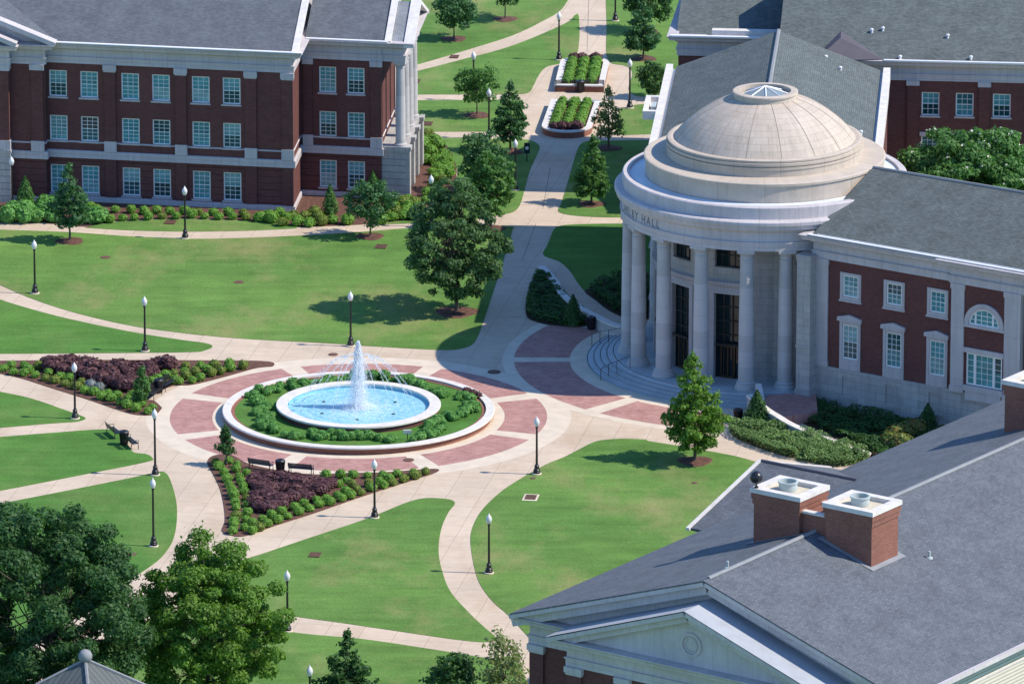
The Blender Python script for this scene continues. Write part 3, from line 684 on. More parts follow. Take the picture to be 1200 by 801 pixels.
for a, b in UP:
    o = window(hall, a + .24, .02, 8.76, b - a - .48, 1.66, 3, 4, WR, False, WO)
    s_ = MB(); w_ = b - a; s_.box(-.24, 0, -.08, .12, -.26, 1.86); s_.box(w_ - .48, w_ - .24, -.08, .12, -.26, 1.86); s_.box(0, w_ - .48, -.08, .12, 1.66, 1.86); s_.box(0, w_ - .48, -.08, .12, -.26, 0); s_.box(-.30, w_ - .18, -.14, .12, -.40, -.262); s_.build('surround', 'stone', o)
    o = window(hall, a + .24, .02, 3.9, b - a - .48, 2.68, 3, 6, WR, False, WO)
    s_ = MB(); s_.box(-.24, 0, -.08, .12, -.85, 2.95); s_.box(w_ - .48, w_ - .24, -.08, .12, -.85, 2.95); s_.box(0, w_ - .48, -.08, .12, 2.68, 2.95); s_.box(0, w_ - .48, -.10, .12, -.85, 0)
    x0, x1 = -.38, w_ - .10; xm = (x0 + x1) / 2
    s_.box(x0, x1, -.26, -.08, 2.95, 3.14)
    f = [(x0, -.24, 3.14), (x1, -.24, 3.14), (x1, -.24, 3.24), (xm, -.24, 3.50), (x0, -.24, 3.24)]; s_.poly(f); s_.poly([(p[0], -.02, p[2]) for p in f][::-1])
    for i in range(5): p, q = f[i], f[(i + 1) % 5]; s_.poly([q, p, (p[0], -.02, p[2]), (q[0], -.02, q[2])])
    s_.build('surround', 'stone', o)
o = window(hall, 13.62, -.24, 3.75, .72, 2.45, 1, 5, WR, False, WO); window(hall, 14.34, -.24, 3.75, 1.64, 2.45, 3, 5, WR, False, WO); window(hall, 15.98, -.24, 3.75, .72, 2.45, 1, 5, WR, False, WO)
s_ = MB(); s_.box(13.42, 16.88, -.42, -.28, 6.25, 6.62); s_.build('lintel', 'stone', hall, WO, WR); s_ = MB(); s_.box(13.42, 16.88, -.5, -.28, 3.3, 3.72); s_.box(13.6, 16.7, -.42, -.28, 2.6, 3.302); s_.build('sill', 'stone', hall, WO, WR)
# arched window
def arc(r, n=20): return [(r * math.cos(math.pi * k / n), r * math.sin(math.pi * k / n)) for k in range(n + 1)]
AW = (15.15, 8.45)
am = MB(); A1, A2 = arc(1.72), arc(1.32)
def aw(p, y): return (AW[0] + p[0], y, AW[1] + p[1])
for k in range(20):
    am.poly([aw(A1[k], -.44), aw(A1[k + 1], -.44), aw(A2[k + 1], -.44), aw(A2[k], -.44)][::-1]); am.poly([aw(A1[k], -.28), aw(A1[k + 1], -.28), aw(A1[k + 1], -.44), aw(A1[k], -.44)]); am.poly([aw(A2[k], -.44), aw(A2[k + 1], -.44), aw(A2[k + 1], -.28), aw(A2[k], -.28)])
am.box(AW[0] - 1.78, AW[0] + 1.78, -.48, -.28, AW[1] - .22, AW[1] - .002)
o = am.build('arched_window', 'stone', hall, WO, WR)
gm = MB(); gm.poly([aw(p, -.30) for p in arc(1.32)]); gm.build('pane', 'pane', o)
fm = MB(); B1, B2 = arc(1.319), arc(1.20)
for k in range(20): fm.poly([aw(B1[k], -.34), aw(B2[k], -.34), aw(B2[k + 1], -.34), aw(B1[k + 1], -.34)]); fm.poly([aw(B2[k], -.34), aw(B2[k], -.30), aw(B2[k + 1], -.30), aw(B2[k + 1], -.34)])
fm.box(AW[0] - 1.3, AW[0] + 1.3, -.345, -.302, AW[1], AW[1] + .12)
for x in (-.75, .75): fm.box(AW[0] + x - .07, AW[0] + x + .07, -.35, -.303, AW[1] + .12, AW[1] + 1.0)
for x in (-.25, .25): fm.box(AW[0] + x - .025, AW[0] + x + .025, -.335, -.303, AW[1] + .12, AW[1] + 1.24)
for z in (.42, .78): fm.box(AW[0] - 1.2 + z * .15, AW[0] + 1.2 - z * .15, -.33, -.304, AW[1] + z - .025, AW[1] + z + .025)
fm.build('frame', 'white_trim', o)
m = MB(); gable(m, .15, WL, -.55, 16.55, 13.3, 16.65); m.build('wing_roof', 'roof_green', hall, WO, WR)
m = MB(); m.poly([(.25, WD, 13.2), (.25, 0, 13.2), (.25, WD / 2, 16.4)]); m.build('wing_gable', 'stone', hall, WO, WR)
m = MB(); m.tube([(.2, 8.0, 16.66), (WL, 8.0, 16.66)], .13, 6); m.build('ridge_cap', 'ridge', hall, WO, WR)
m = MB(); m.box(-.1, WL, -.88, -.60, 13.29, 13.36); m.box(.6, WL, -.60, -.56, 13.29, 13.42); m.build('gutter', 'white', hall, WO, WR)

# ------------------------------------------------------------------ brick hall upper left
A = P(344, 247)[:2]; LR = math.atan2(-.185, 1)
lb = thing('brick_hall', 'three storey dark brick hall with white entablature and slate roof at upper left', 'building', (*A, 0), LR)
WX = [-19.82, -17.18, -13.7, -11.1, -7.74, -5.14]; WROW = [(8.82, 11.06), (5.1, 7.22), (.62, 3.02)]
gro = [.55 + .56 * k for k in range(6)]
ops = [(x - .75, x + .75, a, b) for x in WX for a, b in WROW]
m = MB(); m.facade(-20.8, 0, 0.0, 11.72, ops, grooves=gro); m.poly([(0, 0, 0), (0, 22, 0), (0, 22, 11.72), (0, 0, 11.72)]); m.poly([(0, 22, 0), (-40, 22, 0), (-40, 22, 11.72), (0, 22, 11.72)])
m.poly([(-20.8, .3, 0), (-20.8, -.9, 0), (-20.8, -.9, 11.72), (-20.8, .3, 11.72)][::-1]); m.facade(-40, -20.8, 0, 11.72, [], y=-.9, grooves=gro)
m.build('wall', 'brick', lb)
for x in WX:
    for a, b in WROW: window(lb, x - .75, .10, a, 1.5, b - a, 3, 6)
for a, b in ((-15.89, -14.95), (-9.89, -8.96), (-4.0, -3.06), (-.91, .03)):
    pilaster(lb, [(a, b, -.16, .1, 5.2, 11.25), (a, b, -.161, .1, .45, 3.65)], [(a - .10, b + .10, -.28, .1, 11.25, 11.718), (a - .04, b + .04, -.22, .1, 11.12, 11.249), (a - .05, b + .05, -.24, .1, 4.32, 5.22)])
for a, b in ((-21.97, -20.95),):
    pilaster(lb, [(a, b, -1.05, -.8, 5.2, 11.25)], [(a - .10, b + .10, -1.18, -.8, 11.25, 11.718), (a - .05, b + .05, -1.14, -.8, 4.32, 5.22)])
FP = [(-40, 22), (-40, -.9), (-20.8, -.9), (-20.8, 0), (0, 0), (0, 22)]
e = MB(); e.sweep(ent_at(11.72, .97), FP); e.build('entablature', 'stone', lb)
e = MB(); e.sweep(course(3.68, 4.32, .2), FP); e.sweep(course(4.98, 5.10, .06), FP); e.sweep(course(0, .42, .14), FP); e.build('stone_course', 'stone', lb)
e = MB(); e.box(-40, .9, -.95, -.55, 13.58, 13.66); e.build('gutter', 'white', lb)
m = MB(); gable(m, -40, .1, -.5, 22.4, 13.58, 17.6); m.build('roof', 'roof_blue', lb)
m = MB(); a0, a1 = (-.62, 13.62), (10.95, 17.72)
m.poly([(.0, a0[0], a0[1]), (.5, a0[0], a0[1]), (.5, a1[0], a1[1]), (.0, a1[0], a1[1])]); m.poly([(.5, a0[0], a0[1] - .6), (.5, a1[0], a1[1] - .6), (.5, a1[0], a1[1]), (.5, a0[0], a0[1])]); m.poly([(0, a0[0], a0[1] - .6), (.5, a0[0], a0[1] - .6), (.5, a0[0], a0[1]), (0, a0[0], a0[1])])
m.poly([(0, a1[0], a1[1]), (0, a0[0], a0[1]), (0, a0[0], a0[1] - .3), (0, a1[0], a1[1] - .3)])
m.poly([(.5, a1[0], a1[1]), (.5, 22.5, 13.62), (0, 22.5, 13.62), (0, a1[0], a1[1])])
m.build('verge_coping', 'coping', lb)
m = MB(); m.poly([(.02, 0, 13.55), (.02, 22, 13.55), (.02, 10.95, 17.4)]); m.build('gable_wall', 'stone', lb)
# frontispiece bays at the left edge with pediment
m = MB(); m.facade(-33, -23.7, 0, 4.25, [], y=-1.8, grooves=[.56 * k for k in range(1, 7)]); m.poly([(-23.7, -.9, 0), (-23.7, -1.8, 0), (-23.7, -1.8, 4.25), (-23.7, -.9, 4.25)][::-1]); m.box(-33, -23.62, -1.9, -.9, 4.25, 4.5); m.build('portico_base', 'ashlar', lb)
m = MB(); m.box(-24.75, -23.75, -1.75, -.9, 5.3, 11.25); m.box(-24.75, -23.75, -1.75, -.9, 4.5, 5.3); m.build('portico_pier', 'brick', lb)
m = MB(); m.box(-24.85, -23.65, -1.86, -.9, 11.25, 11.72); m.build('pier_capital', 'stone', lb); m = MB(); m.box(-24.82, -23.68, -1.83, -.9, 4.51, 5.32); m.build('pier_plinth', 'stone', lb)
e = MB(); e.sweep(ent_at(11.722, .97), [(-33, -1.7), (-23.7, -1.7), (-23.7, -.6)], False); e.build('portico_entablature', 'stone', lb)
def raking(m, x0, z0, x1, z1, y0, y1, th):
    d = norm2(x1 - x0, z1 - z0); n = (-d[1] * th, d[0] * th)
    q = [(x0, z0), (x1, z1), (x1 + n[0], z1 + n[1]), (x0 + n[0], z0 + n[1])]
    f = [(a, y0, b) for a, b in q]; bk = [(a, y1, b) for a, b in q]
    m.poly(f); m.poly(bk[::-1])
    for i in range(4): j = (i + 1) % 4; m.poly([f[j], f[i], bk[i], bk[j]])
m = MB(); m.poly([(-44, -.95, 13.5), (-20.4, -.95, 13.5), (-32.2, -.95, 17.9)]); m.build('tympanum', 'stone', lb)
m = MB(); raking(m, -19.85, 13.42, -32.2, 18.0, -1.75, -.6, -.38); raking(m, -23.0, 13.44, -32.2, 16.9, -2.6, -1.0, -.38); m.build('raking_cornice', 'stone', lb)
m = MB(); m.poly([(-19.8, -1.6, 13.62), (-19.8, 1.2, 13.62), (-32.2, 14, 18.25), (-32.2, -1.6, 18.25)]); m.build('pediment_roof', 'roof_blue', lb)
# set-back end pavilion
MAIN = {o_.name for o_ in D.objects if o_.parent == lb}
PX = -.384; PY = 5.21
ops = [(PX + x - .72, PX + x + .72, a, b) for x in (2.24, 4.63) for a, b in ((8.85, 11.06), (5.12, 7.25), (.75, 3.08))]
m = MB(); m.facade(-.5, 6.36, 0, 11.72, ops, y=PY, grooves=gro); m.poly([(6.36, PY, 0), (6.36, 16, 0), (6.36, 16, 11.72), (6.36, PY, 11.72)]); m.poly([(6.36, 16, 0), (0, 16, 0), (0, 16, 11.72), (6.36, 16, 11.72)]); m.build('pavilion_wall', 'brick_warm', lb).data.materials[0] = M['brick']
for x in (2.24, 4.63):
    for a, b in ((8.85, 11.06), (5.12, 7.25), (.75, 3.08)): window(lb, PX + x - .72, PY + .10, a, 1.44, b - a, 3, 6)
for a, b in ((-.22, .55), (5.5, 6.40)):
    pilaster(lb, [(a, b, PY - .14, PY + .1, 5.2, 11.25)], [(a - .08, b + .08, PY - .26, PY + .1, 11.25, 11.718), (a - .05, b + .05, PY - .22, PY + .1, 4.32, 5.22)])
FQ = [(-.40, PY), (6.36, PY), (6.36, 16), (-.40, 16)]
e = MB(); e.sweep(ent_at(11.72, .95), FQ); e.build('pavilion_entablature', 'stone', lb)
e = MB(); e.sweep(course(3.68, 4.32, .2), FQ); e.sweep(course(4.98, 5.10, .06), FQ); e.sweep(course(0, .42, .12), FQ); e.build('stone_course', 'stone', lb)
e = MB(); e.box(.1, 7.0, PY - .86, PY - .50, 13.53, 13.61); e.build('gutter', 'white', lb)
m = MB(); gable(m, .04, 6.75, PY - .48, 16.5, 13.53, 15.75); m.build('pavilion_roof', 'roof_blue', lb)
m = MB(); gable(m, 7.25, 8.35, PY - .3, 16.3, 13.42, 15.6); m.build('portico_roof', 'roof_pale', lb)
m = MB(); gable(m, 6.74, 7.26, PY - .62, 16.6, 13.60, 15.92, thick=.4); m.build('verge_coping', 'coping', lb)
# portico on the right end
m = MB(); m.facade(6.36, 8.4, .3, 4.1, [], y=PY + .15, grooves=[.56 * k for k in range(1, 7)]); m.poly([(8.4, PY + .15, .3), (8.4, 15.9, .3), (8.4, 15.9, 4.1), (8.4, PY + .15, 4.1)]); m.box(6.36, 8.46, PY + .09, 15.96, 0, .3); m.box(6.36, 8.48, PY + .05, 16, 4.1, 4.45)
for k in range(4): y = PY + .15 + k * 3.35; m.box(8.4, 8.75, y, y + 1.0, .3, 4.1); m.box(8.48, 8.85, y - .05, y + 1.05, 4.12, 4.44)
m.build('portico_base', 'ashlar', lb)
cs = MB(); cs.lathe([(.52, 4.45), (.52, 4.62), (.42, 4.7), (.41, 7.5), (.36, 11.1), (.42, 11.15), (.37, 11.2), (.46, 11.4), (.50, 11.45)], 20); cs.box(-.5, .5, -.5, .5, 11.45, 11.718)
cme = cs.mesh('column', M['column'], (.45, 0), False)
for k in range(4): link('column', cme, lb, (7.92, PY + .65 + k * 3.2, 0))
e = MB(); e.sweep(ent_at(11.721, .94), [(6.4, PY + .12), (8.3, PY + .12), (8.3, 15.9), (6.4, 15.9)]); e.build('portico_entablature', 'stone', lb)
m = MB(); m.poly([(8.32, PY, 13.45), (8.32, 16, 13.45), (8.32, 10.6, 15.35)]); m.build('tympanum', 'stone', lb)
m = MB()
for a, b in (((PY - .7), 10.6), (16.7, 10.6)):
    m.poly([(8.35, a, 13.4), (9.2, a, 13.4), (9.2, b, 15.75), (8.35, b, 15.75)]); m.poly([(8.35, a, 13.1), (9.2, a, 13.1), (9.2, b, 15.4), (8.35, b, 15.4)]); m.poly([(9.2, a, 13.1), (9.2, b, 15.4), (9.2, b, 15.75), (9.2, a, 13.4)]); m.poly([(8.35, a, 13.1), (9.2, a, 13.1), (9.2, a, 13.4), (8.35, a, 13.4)])
m.build('raking_cornice', 'coping', lb)

PAV = {o_.name for o_ in D.objects if o_.parent == lb} - MAIN
# the hall's cross walls stand a few degrees off the square to its front
done = set()
for o_ in list(D.objects):
    if o_.parent == lb:
        y0_ = PY if o_.name in PAV else 0.0; l = o_.location
        if l.length > 0: o_.location = (l.x - .089 * (l.y - y0_), l.y, l.z)
        elif o_.data.name not in done:
            done.add(o_.data.name)
            for v in o_.data.vertices: v.co.x -= .089 * (v.co.y - y0_)
            for c_ in kids_of(o_):
                for v in c_[0].data.vertices: v.co.x -= .089 * (v.co.y - y0_)

# ------------------------------------------------------------------ brick hall behind, upper right
BB = P(1030, 68, 13.8)[:2]; BBR = math.atan2(-.1, 1)
bb = thing('rear_brick_hall', 'dark brick hall with grey shingle roof behind the dome at upper right', 'building', (*BB, 0), BBR)
bx = [4.24, 7.03, 10.06, 12.9, 15.9]
ops = [(x - .73, x + .73, a, b) for x in bx for a, b in ((8.9, 10.87), (5.1, 7.2), (.7, 3.0))]
m = MB(); m.facade(-8.3, 24, 0, 11.85, ops, y=.6); m.poly([(24, .6, 0), (24, 20, 0), (24, 20, 11.85), (24, .6, 11.85)]); m.poly([(-8.3, 20, 0), (-8.3, .6, 0), (-8.3, .6, 14.6), (-8.3, 10, 17.4), (-8.3, 20, 14.6)]); m.poly([(24, 20, 0), (-8.3, 20, 0), (-8.3, 20, 11.85), (24, 20, 11.85)])
m.poly([(-17, 7.2, 0), (-8.3, 7.2, 0), (-8.3, 7.2, 11.85), (-17, 7.2, 11.85)]); m.poly([(-17, 24, 0), (-17, 7.2, 0), (-17, 7.2, 11.85), (-17, 24, 11.85)]); m.build('wall', 'brick', bb)
for x in bx:
    for a, b in ((8.9, 10.87), (5.1, 7.2), (.7, 3.0)):
        o = window(bb, x - .73, .70, a, 1.46, b - a, 3, 4 if a > 8 else 6)
        if a < 8: h = MB(); h.box(-.12, 1.58, -.2, 0, b - a, b - a + .32); h.build('lintel', 'stone', o)
for a, b in ((2.33, 3.24), (8.18, 9.09), (13.9, 14.8)): pilaster(bb, [(a, b, .44, .7, 0, 11.45)], [(a - .08, b + .08, .34, .7, 11.45, 11.848)])
e = MB(); e.sweep(ent_at(11.85, .95), [(-8.3, .6), (24, .6), (24, 20), (-8.3, 20)]); e.sweep(ent_at(11.85, .95), [(-17, 7.2), (-8.35, 7.2), (-8.35, 24), (-17, 24)]); e.build('entablature', 'stone', bb)
m = MB(); gable(m, -8.3, 24, 0, 20.6, 13.68, 18.6, closed=True); m.build('roof', 'roof_green', bb)
m = MB(); gable(m, -17.2, -8.32, 7.3, 24, 13.3, 16.6, closed=True); m.build('lower_roof', 'roof_green', bb)
e = MB(); e.box(.4, 24, -.34, -.02, 13.60, 13.72); e.box(-17.6, -8.5, 6.2, 6.6, 13.62, 13.75); e.build('gutter', 'white', bb)
m = MB(); m.box(-14.2, -8.4, 6.9, 7.7, 13.66, 14.1); m.build('blocking_course', 'coping', bb)
m = MB(); p = [(-5.2, -1.2, 13.7), (.3, .0, 13.7), (-3.2, .9, 15.2), (-3.4, 5.2, 15.2)]
m.poly([p[1], p[3], p[2]]); m.poly([p[0], p[1], p[2]]); m.poly([p[0], p[2], p[3]]); m.build('cricket_roof', 'purple_metal', bb)
for px, py, z in ((1022, 14, 16.9), (1035, 13.5, 16.9), (1111, 24.5, 16.4), (1055, 58.5, 14.5), (1138, 60, 14.5)):
    p = P(px, py, z); dx, dy = p[0] - BB[0], p[1] - BB[1]; ca, sa = math.cos(-BBR), math.sin(-BBR)
    lx, ly = dx * ca - dy * sa, dx * sa + dy * ca
    link('roof_vent', VENT, bb, (lx, ly, 13.68 + (18.6 - 13.68) * ly / 10.3 - .05))

# ------------------------------------------------------------------ brick hall with pediment, lower right
CO = P(600, 718, 13.8)[:2]; CR = math.atan2(-.714, 1); GW = 29.75; GL = 66.0; AZ = 18.75; EZ = 13.8
ph = thing('pediment_hall', 'dark brick hall with white pediment, long grey shingle roof and brick chimneys at lower right', 'building', (*CO, 0), CR)
fx0 = .85; fy = .9
FPH = [(fx0, fy), (GW - fx0, fy), (GW - fx0, GL), (fx0, GL)]
m = MB(); m.facade(fx0, GW - fx0, 0, 11.75, [(x - .75, x + .75, a, b) for x in (7.4, 11.0, 14.9, 18.8, 22.4) for a, b in ((8.4, 10.75), (4.6, 6.9), (.7, 3.0))] if False else [], y=fy)
for a, b in zip(FPH[1:], FPH[2:] + FPH[:1]):
    m.poly([(*a, 0), (*b, 0), (*b, 11.75), (*a, 11.75)])
m.build('wall', 'brick', ph)
px0, px1, py0 = 5.4, GW - 5.4, -1.45
ops = [(x - .75, x + .75, a, b) for x in (7.95, 11.4, 14.87, 18.3, 21.8) for a, b in ((8.4, 10.85), (4.6, 6.9), (.7, 3.0))]
m = MB(); m.facade(px0, px1, 0, 11.75, ops, y=py0); m.poly([(px0, fy, 0), (px0, py0, 0), (px0, py0, 11.75), (px0, fy, 11.75)]); m.poly([(px1, py0, 0), (px1, fy, 0), (px1, fy, 11.75), (px1, py0, 11.75)]); m.build('portico_wall', 'brick', ph)
for x in (7.95, 11.4, 14.87, 18.3, 21.8):
    for a, b in ((8.4, 10.85), (4.6, 6.9), (.7, 3.0)): window(ph, x - .75, py0 + .1, a, 1.5, b - a)
for a, b, y in ((fx0 - .02, fx0 + 1.05, fy), (px0 - .02, px0 + 1.1, py0), (9.2, 10.2, py0), (19.5, 20.5, py0), (px1 - 1.1, px1 + .02, py0), (GW - fx0 - 1.05, GW - fx0 + .02, fy)):
    pilaster(ph, [(a, b, y - .16, y + .1, 0, 11.2)], [(a - .12, b + .12, y - .3, y + .1, 11.35, 11.745), (a - .05, b + .05, y - .22, y + .1, 11.2, 11.351)])
e = MB(); e.sweep(ent_at(11.75, .97), FPH); e.build('entablature', 'stone', ph)
e = MB(); e.sweep(ent_at(11.752, .972), [(px0, fy), (px0, py0), (px1, py0), (px1, fy)], False); e.build('portico_entablature', 'stone', ph)
m = MB(); xm = GW / 2
m.poly([(fx0, fy - .05, 13.5), (GW - fx0, fy - .05, 13.5), (xm, fy - .05, AZ - .5)]); m.build('gable_wall', 'stone', ph)
m = MB(); m.poly([(px0 - .2, py0 - .1, 13.5), (px1 + .2, py0 - .1, 13.5), (xm, py0 - .1, 17.0)]); ty = m.build('tympanum', 'stone', ph)
m = MB(); n = 28
for r0, r1, y in ((.62, .78, -.10), (.42, .48, -.06)):
    for k in range(n):
        a, b = 2 * math.pi * k / n, 2 * math.pi * (k + 1) / n
        q = [(xm + r0 * math.cos(a), 14.95 + r0 * math.sin(a)), (xm + r1 * math.cos(a), 14.95 + r1 * math.sin(a)), (xm + r1 * math.cos(b), 14.95 + r1 * math.sin(b)), (xm + r0 * math.cos(b), 14.95 + r0 * math.sin(b))]
        yy = py0 - .1 + y
        m.poly([(x, yy, z) for x, z in q]); m.poly([(q[1][0], yy, q[1][1]), (q[1][0], py0 - .1, q[1][1]), (q[2][0], py0 - .1, q[2][1]), (q[2][0], yy, q[2][1])]); m.poly([(q[0][0], py0 - .1, q[0][1]), (q[0][0], yy, q[0][1]), (q[3][0], yy, q[3][1]), (q[3][0], py0 - .1, q[3][1])])
m.build('medallion', 'stone', ty)
sl_ = (AZ - EZ) / xm
rc = MB(); rt = MB()
for sgn in (1, -1):
    X = lambda x: x if sgn > 0 else GW - x
    # outer raking cornice: fascia, soffit step, crown
    for (o, d0, d1) in ((.16, -.95, -.34), (-.22, -.34, .02)):
        raking(rc, X(-.05), EZ + d0, xm, AZ + d0, o, fy + .05, (d1 - d0) * .86 * (1 if sgn > 0 else -1))
    z0, z1 = 13.62, 17.28
    for (o, d0, d1) in ((-2.05, -.72, -.28), (-2.37, -.28, .02)):
        raking(rc, X(4.4), z0 + d0, xm, z1 + d0, o, py0 + .1, (d1 - d0) * .9 * (1 if sgn > 0 else -1))
    rt.poly([(X(4.3), -2.40, z0 + .06), (xm, -2.40, z1 + .08), (xm, fy, z1 + .08), (X(4.3), fy, z0 + .06)][::sgn])
rc.build('raking_cornice', 'stone', ph); rt.build('portico_roof', 'membrane', ph)
m = MB(); gable(m, -GL, .25, 0, GW, EZ + .05, AZ + .05, thick=.10); m.build('roof', 'roof_blue', ph, (0, 0, 0), -math.pi / 2)
m = MB(); m.tube([(xm, .3, AZ + .06), (xm, GL, AZ + .06)], .14, 6); m.build('ridge_cap', 'ridge', ph)
m = MB(); m.box(GW + .02, GW + .26, -.2, GL, EZ - .24, EZ + .06); m.build('gutter', 'stone', ph)
m = MB(); m.box(GW - fx0, GW - fx0 + .16, 1.5, GL, 4.0, 13.2); m.build('side_cladding', 'siding', ph)
# cross gable on the left side
m = MB(); gable(m, -2.3, 8.0, 23.6, 40.4, 13.07, 15.62, None, 5.5); m.build('cross_roof', 'roof_blue', ph)
m = MB(); gable(m, -2.55, -2.28, 23.4, 40.6, 13.10, 15.70); m.build('verge_coping', 'coping', ph)
m = MB(); m.tube([(-2.3, 32.0, 15.64), (5.3, 32.0, 15.64)], .12, 6); m.build('ridge_cap', 'purple_metal', ph)
m = MB(); m.box(-2.0, 1, 24.3, 39.7, 0, 13.0); m.build('cross_wall', 'brick', ph)
# chimneys
def chimney_bm(x0, x1, y0, y1, zt):
    b = MB(); zb = 15.0
    for a, q in (((x0 + .18, x1 - .18, y0 + .18, y1 - .18), (zb, zt - 1.05)), ((x0 + .11, x1 - .11, y0 + .11, y1 - .11), (zt - 1.05, zt - .7)), ((x0 + .05, x1 - .05, y0 + .05, y1 - .05), (zt - .7, zt - .3))):
        b.box(*a, *q)
    return b
def chimney(x0, x1, y0, y1, zt):
    o = chimney_bm(x0, x1, y0, y1, zt).build('chimney', 'brick_warm', ph)
    m = MB(); t = .52
    m.box(x0, x1, y0, y0 + t, zt - .3, zt); m.box(x0, x1, y1 - t, y1, zt - .3, zt); m.box(x0, x0 + t, y0 + t, y1 - t, zt - .3, zt); m.box(x1 - t, x1, y0 + t, y1 - t, zt - .3, zt); m.build('cap', 'coping', o)
    m = MB(); m.poly([(x0 + t, y0 + t, zt - .28), (x1 - t, y0 + t, zt - .28), (x1 - t, y1 - t, zt - .28), (x0 + t, y1 - t, zt - .28)]); m.build('cap_sheet', 'tan', o)
    cx, cy = x0 + (x1 - x0) * .46, y0 + (y1 - y0) * .5; m = MB(); m.lathe([(.60, zt - .27), (.60, zt + .22), (.66, zt + .24), (.66, zt + .34), (.54, zt + .34), (.54, zt - .1), (0, zt - .1)], 24, c=(cx, cy, 0)); m.build('flue', 'galv', o)
    return o
for ty0, ty1 in ((11.9, 15.35), (42.1, 45.5)):
    chimney(10.2, 14.05, ty0, ty1, 21.0); chimney(15.7, 19.55, ty0, ty1, 21.0)
    m = MB(); m.box(13.9, 15.9, ty0 + .5, ty1 - .5, 17, 19.9); m.build('chimney_link', 'brick_warm', ph); m = MB(); m.box(13.88, 15.85, ty0 + .35, ty0 + .8, 19.9, 20.05); m.box(13.88, 15.85, ty1 - .8, ty1 - .35, 19.9, 20.05); m.build('link_cap', 'coping', ph)
m = MB()
for x0, x1, y0, y1 in ((15.5, 19.75, 11.72, 15.6), (10.0, 14.25, 11.72, 15.6)):
    f = lambda x: AZ - abs(x - xm) * sl_
    for a, b in ((y0, y0 + .36), (y1 - .36, y1)): m.poly([(x0, a, f(x0) + .09), (x1, a, f(x1) + .09), (x1, b, f(x1) + .09), (x0, b, f(x0) + .09)])
    for a in (x0, x1 - .36): m.poly([(a, y0, f(a) + .10), (a + .36, y0, f(a + .36) + .10), (a + .36, y1, f(a + .36) + .10), (a, y1, f(a) + .10)])
m.build('flashing', 'ridge', ph)
m = MB(); m.lathe([(.0, 21.0), (.14, 21.0), (.14, 21.1), (.05, 21.15), (.05, 21.35)], 10, c=(10.55, 12.1, 0)); m.lathe([(.42 * math.sin(math.pi * k / 12), 21.72 - .42 * math.cos(math.pi * k / 12)) for k in range(13)], 20, c=(10.55, 12.1, 0)); m.build('globe_finial', 'black', ph)
for x, y in ((20.6, 17.0), (9.6, 44.0), (14.3, 3.3)):
    m = MB(); z = AZ - abs(x - xm) * sl_; m.tube([(x, y, z), (x, y, z + .5)], .08, 8); m.lathe([(.22, z), (.2, z + .1), (.1, z + .14)], 10, c=(x, y, 0)); m.build('roof_vent', 'galv', ph)

# ------------------------------------------------------------------ pavilion roof, lower left
GP = P(100, 772, 8.2)
gz = thing('garden_pavilion', 'grey hip roofed pavilion with pale ball finial at the bottom left edge', 'pavilion', (GP[0], GP[1], 0), R_(-38))
m = MB(); h = 4.2
for k in range(4):
    a = [(-h, -h), (h, -h), (h, h), (-h, h)]; p, q = a[k], a[(k + 1) % 4]; m.poly([(*p, 5.2), (*q, 5.2), (0, 0, 8.15)])
m.poly([(-h, -h, 5.19), (-h, h, 5.19), (h, h, 5.19), (h, -h, 5.19)]); m.build('roof', 'seam_metal', gz)
m = MB()
for p in ((-h, -h), (h, -h), (h, h), (-h, h)): m.tube([(*p, 5.25), (0, 0, 8.2)], .11, 5)
m.build('hip_cap', 'ridge', gz)
m = MB(); m.sweep([(-.1, 4.9), (.12, 4.9), (.12, 5.22), (-.1, 5.22)], [(-h, -h), (h, -h), (h, h), (-h, h)]); m.build('fascia', 'ridge', gz)
m = MB(); m.lathe([(.46 * math.sin(math.pi * k / 14), 8.42 - .46 * math.cos(math.pi * k / 14)) for k in range(15)], 24); m.build('finial', 'ridge', gz, smooth=True)
for p in ((-3.6, -3.6), (3.6, -3.6), (3.6, 3.6), (-3.6, 3.6)):
    m = MB(); m.box(p[0] - .25, p[0] + .25, p[1] - .25, p[1] + .25, 0, 5.18); m.build('post', 'white', gz)

# ------------------------------------------------------------------ fountain
ft = thing('fountain', 'round white stone fountain with tall jet inside a brick planter ring', 'fountain', (*C, 0))
m = MB(); m.lathe([(10.02, 0), (10.02, .46), (9.3, .46)], 128); m.build('ring_wall', 'brick_warm', ft, uv=(10, 0))
m = MB(); m.lathe([(9.6, .40), (9.6, .60), (10.22, .60), (10.25, .57), (10.25, .46), (10.0, .44)], 128); m.build('ring_coping', 'coping', ft)
m = MB(); m.lathe([(9.7, .42), (7.9, .46), (6.0, .46)], 96); m.build('planting_soil', 'grass_lush', ft)
m = MB(); m.lathe([(6.05, .3), (6.05, .86)], 96); m.lathe([(5.4, .9), (5.4, .3)], 96); m.build('basin_wall', 'brick', ft, uv=(6, 0))
m = MB(); m.lathe([(5.36, .84), (5.36, 1.0), (6.18, 1.0), (6.2, .97), (6.2, .86), (6.0, .85)], 128); m.build('basin_coping', 'coping', ft)
m = MB(); m.lathe([(5.395, .88), (5.395, .60)], 96); m.build('basin_lining', 'pool', ft)
m = MB()
rr = [0, .6, 1.2, 1.8, 2.4, 3.0, 3.6, 4.2, 4.8, 5.42]
m.lathe([(r, .66) for r in rr[::-1]], 72); m.build('water', 'water', ft)
m = MB(); rj = random.Random(3)
def drop(m, c, s, st=1.6):
    a = rj.random() * 6.28; u = Vector((math.cos(a), math.sin(a), rj.uniform(-.5, .5))) * s; v = Vector((rj.uniform(-.4, .4), rj.uniform(-.4, .4), 1)) * s * st; c = Vector(c)
    m.poly([c - u - v * .3, c + u - v * .3, c + u * .4 + v, c - u * .4 + v])
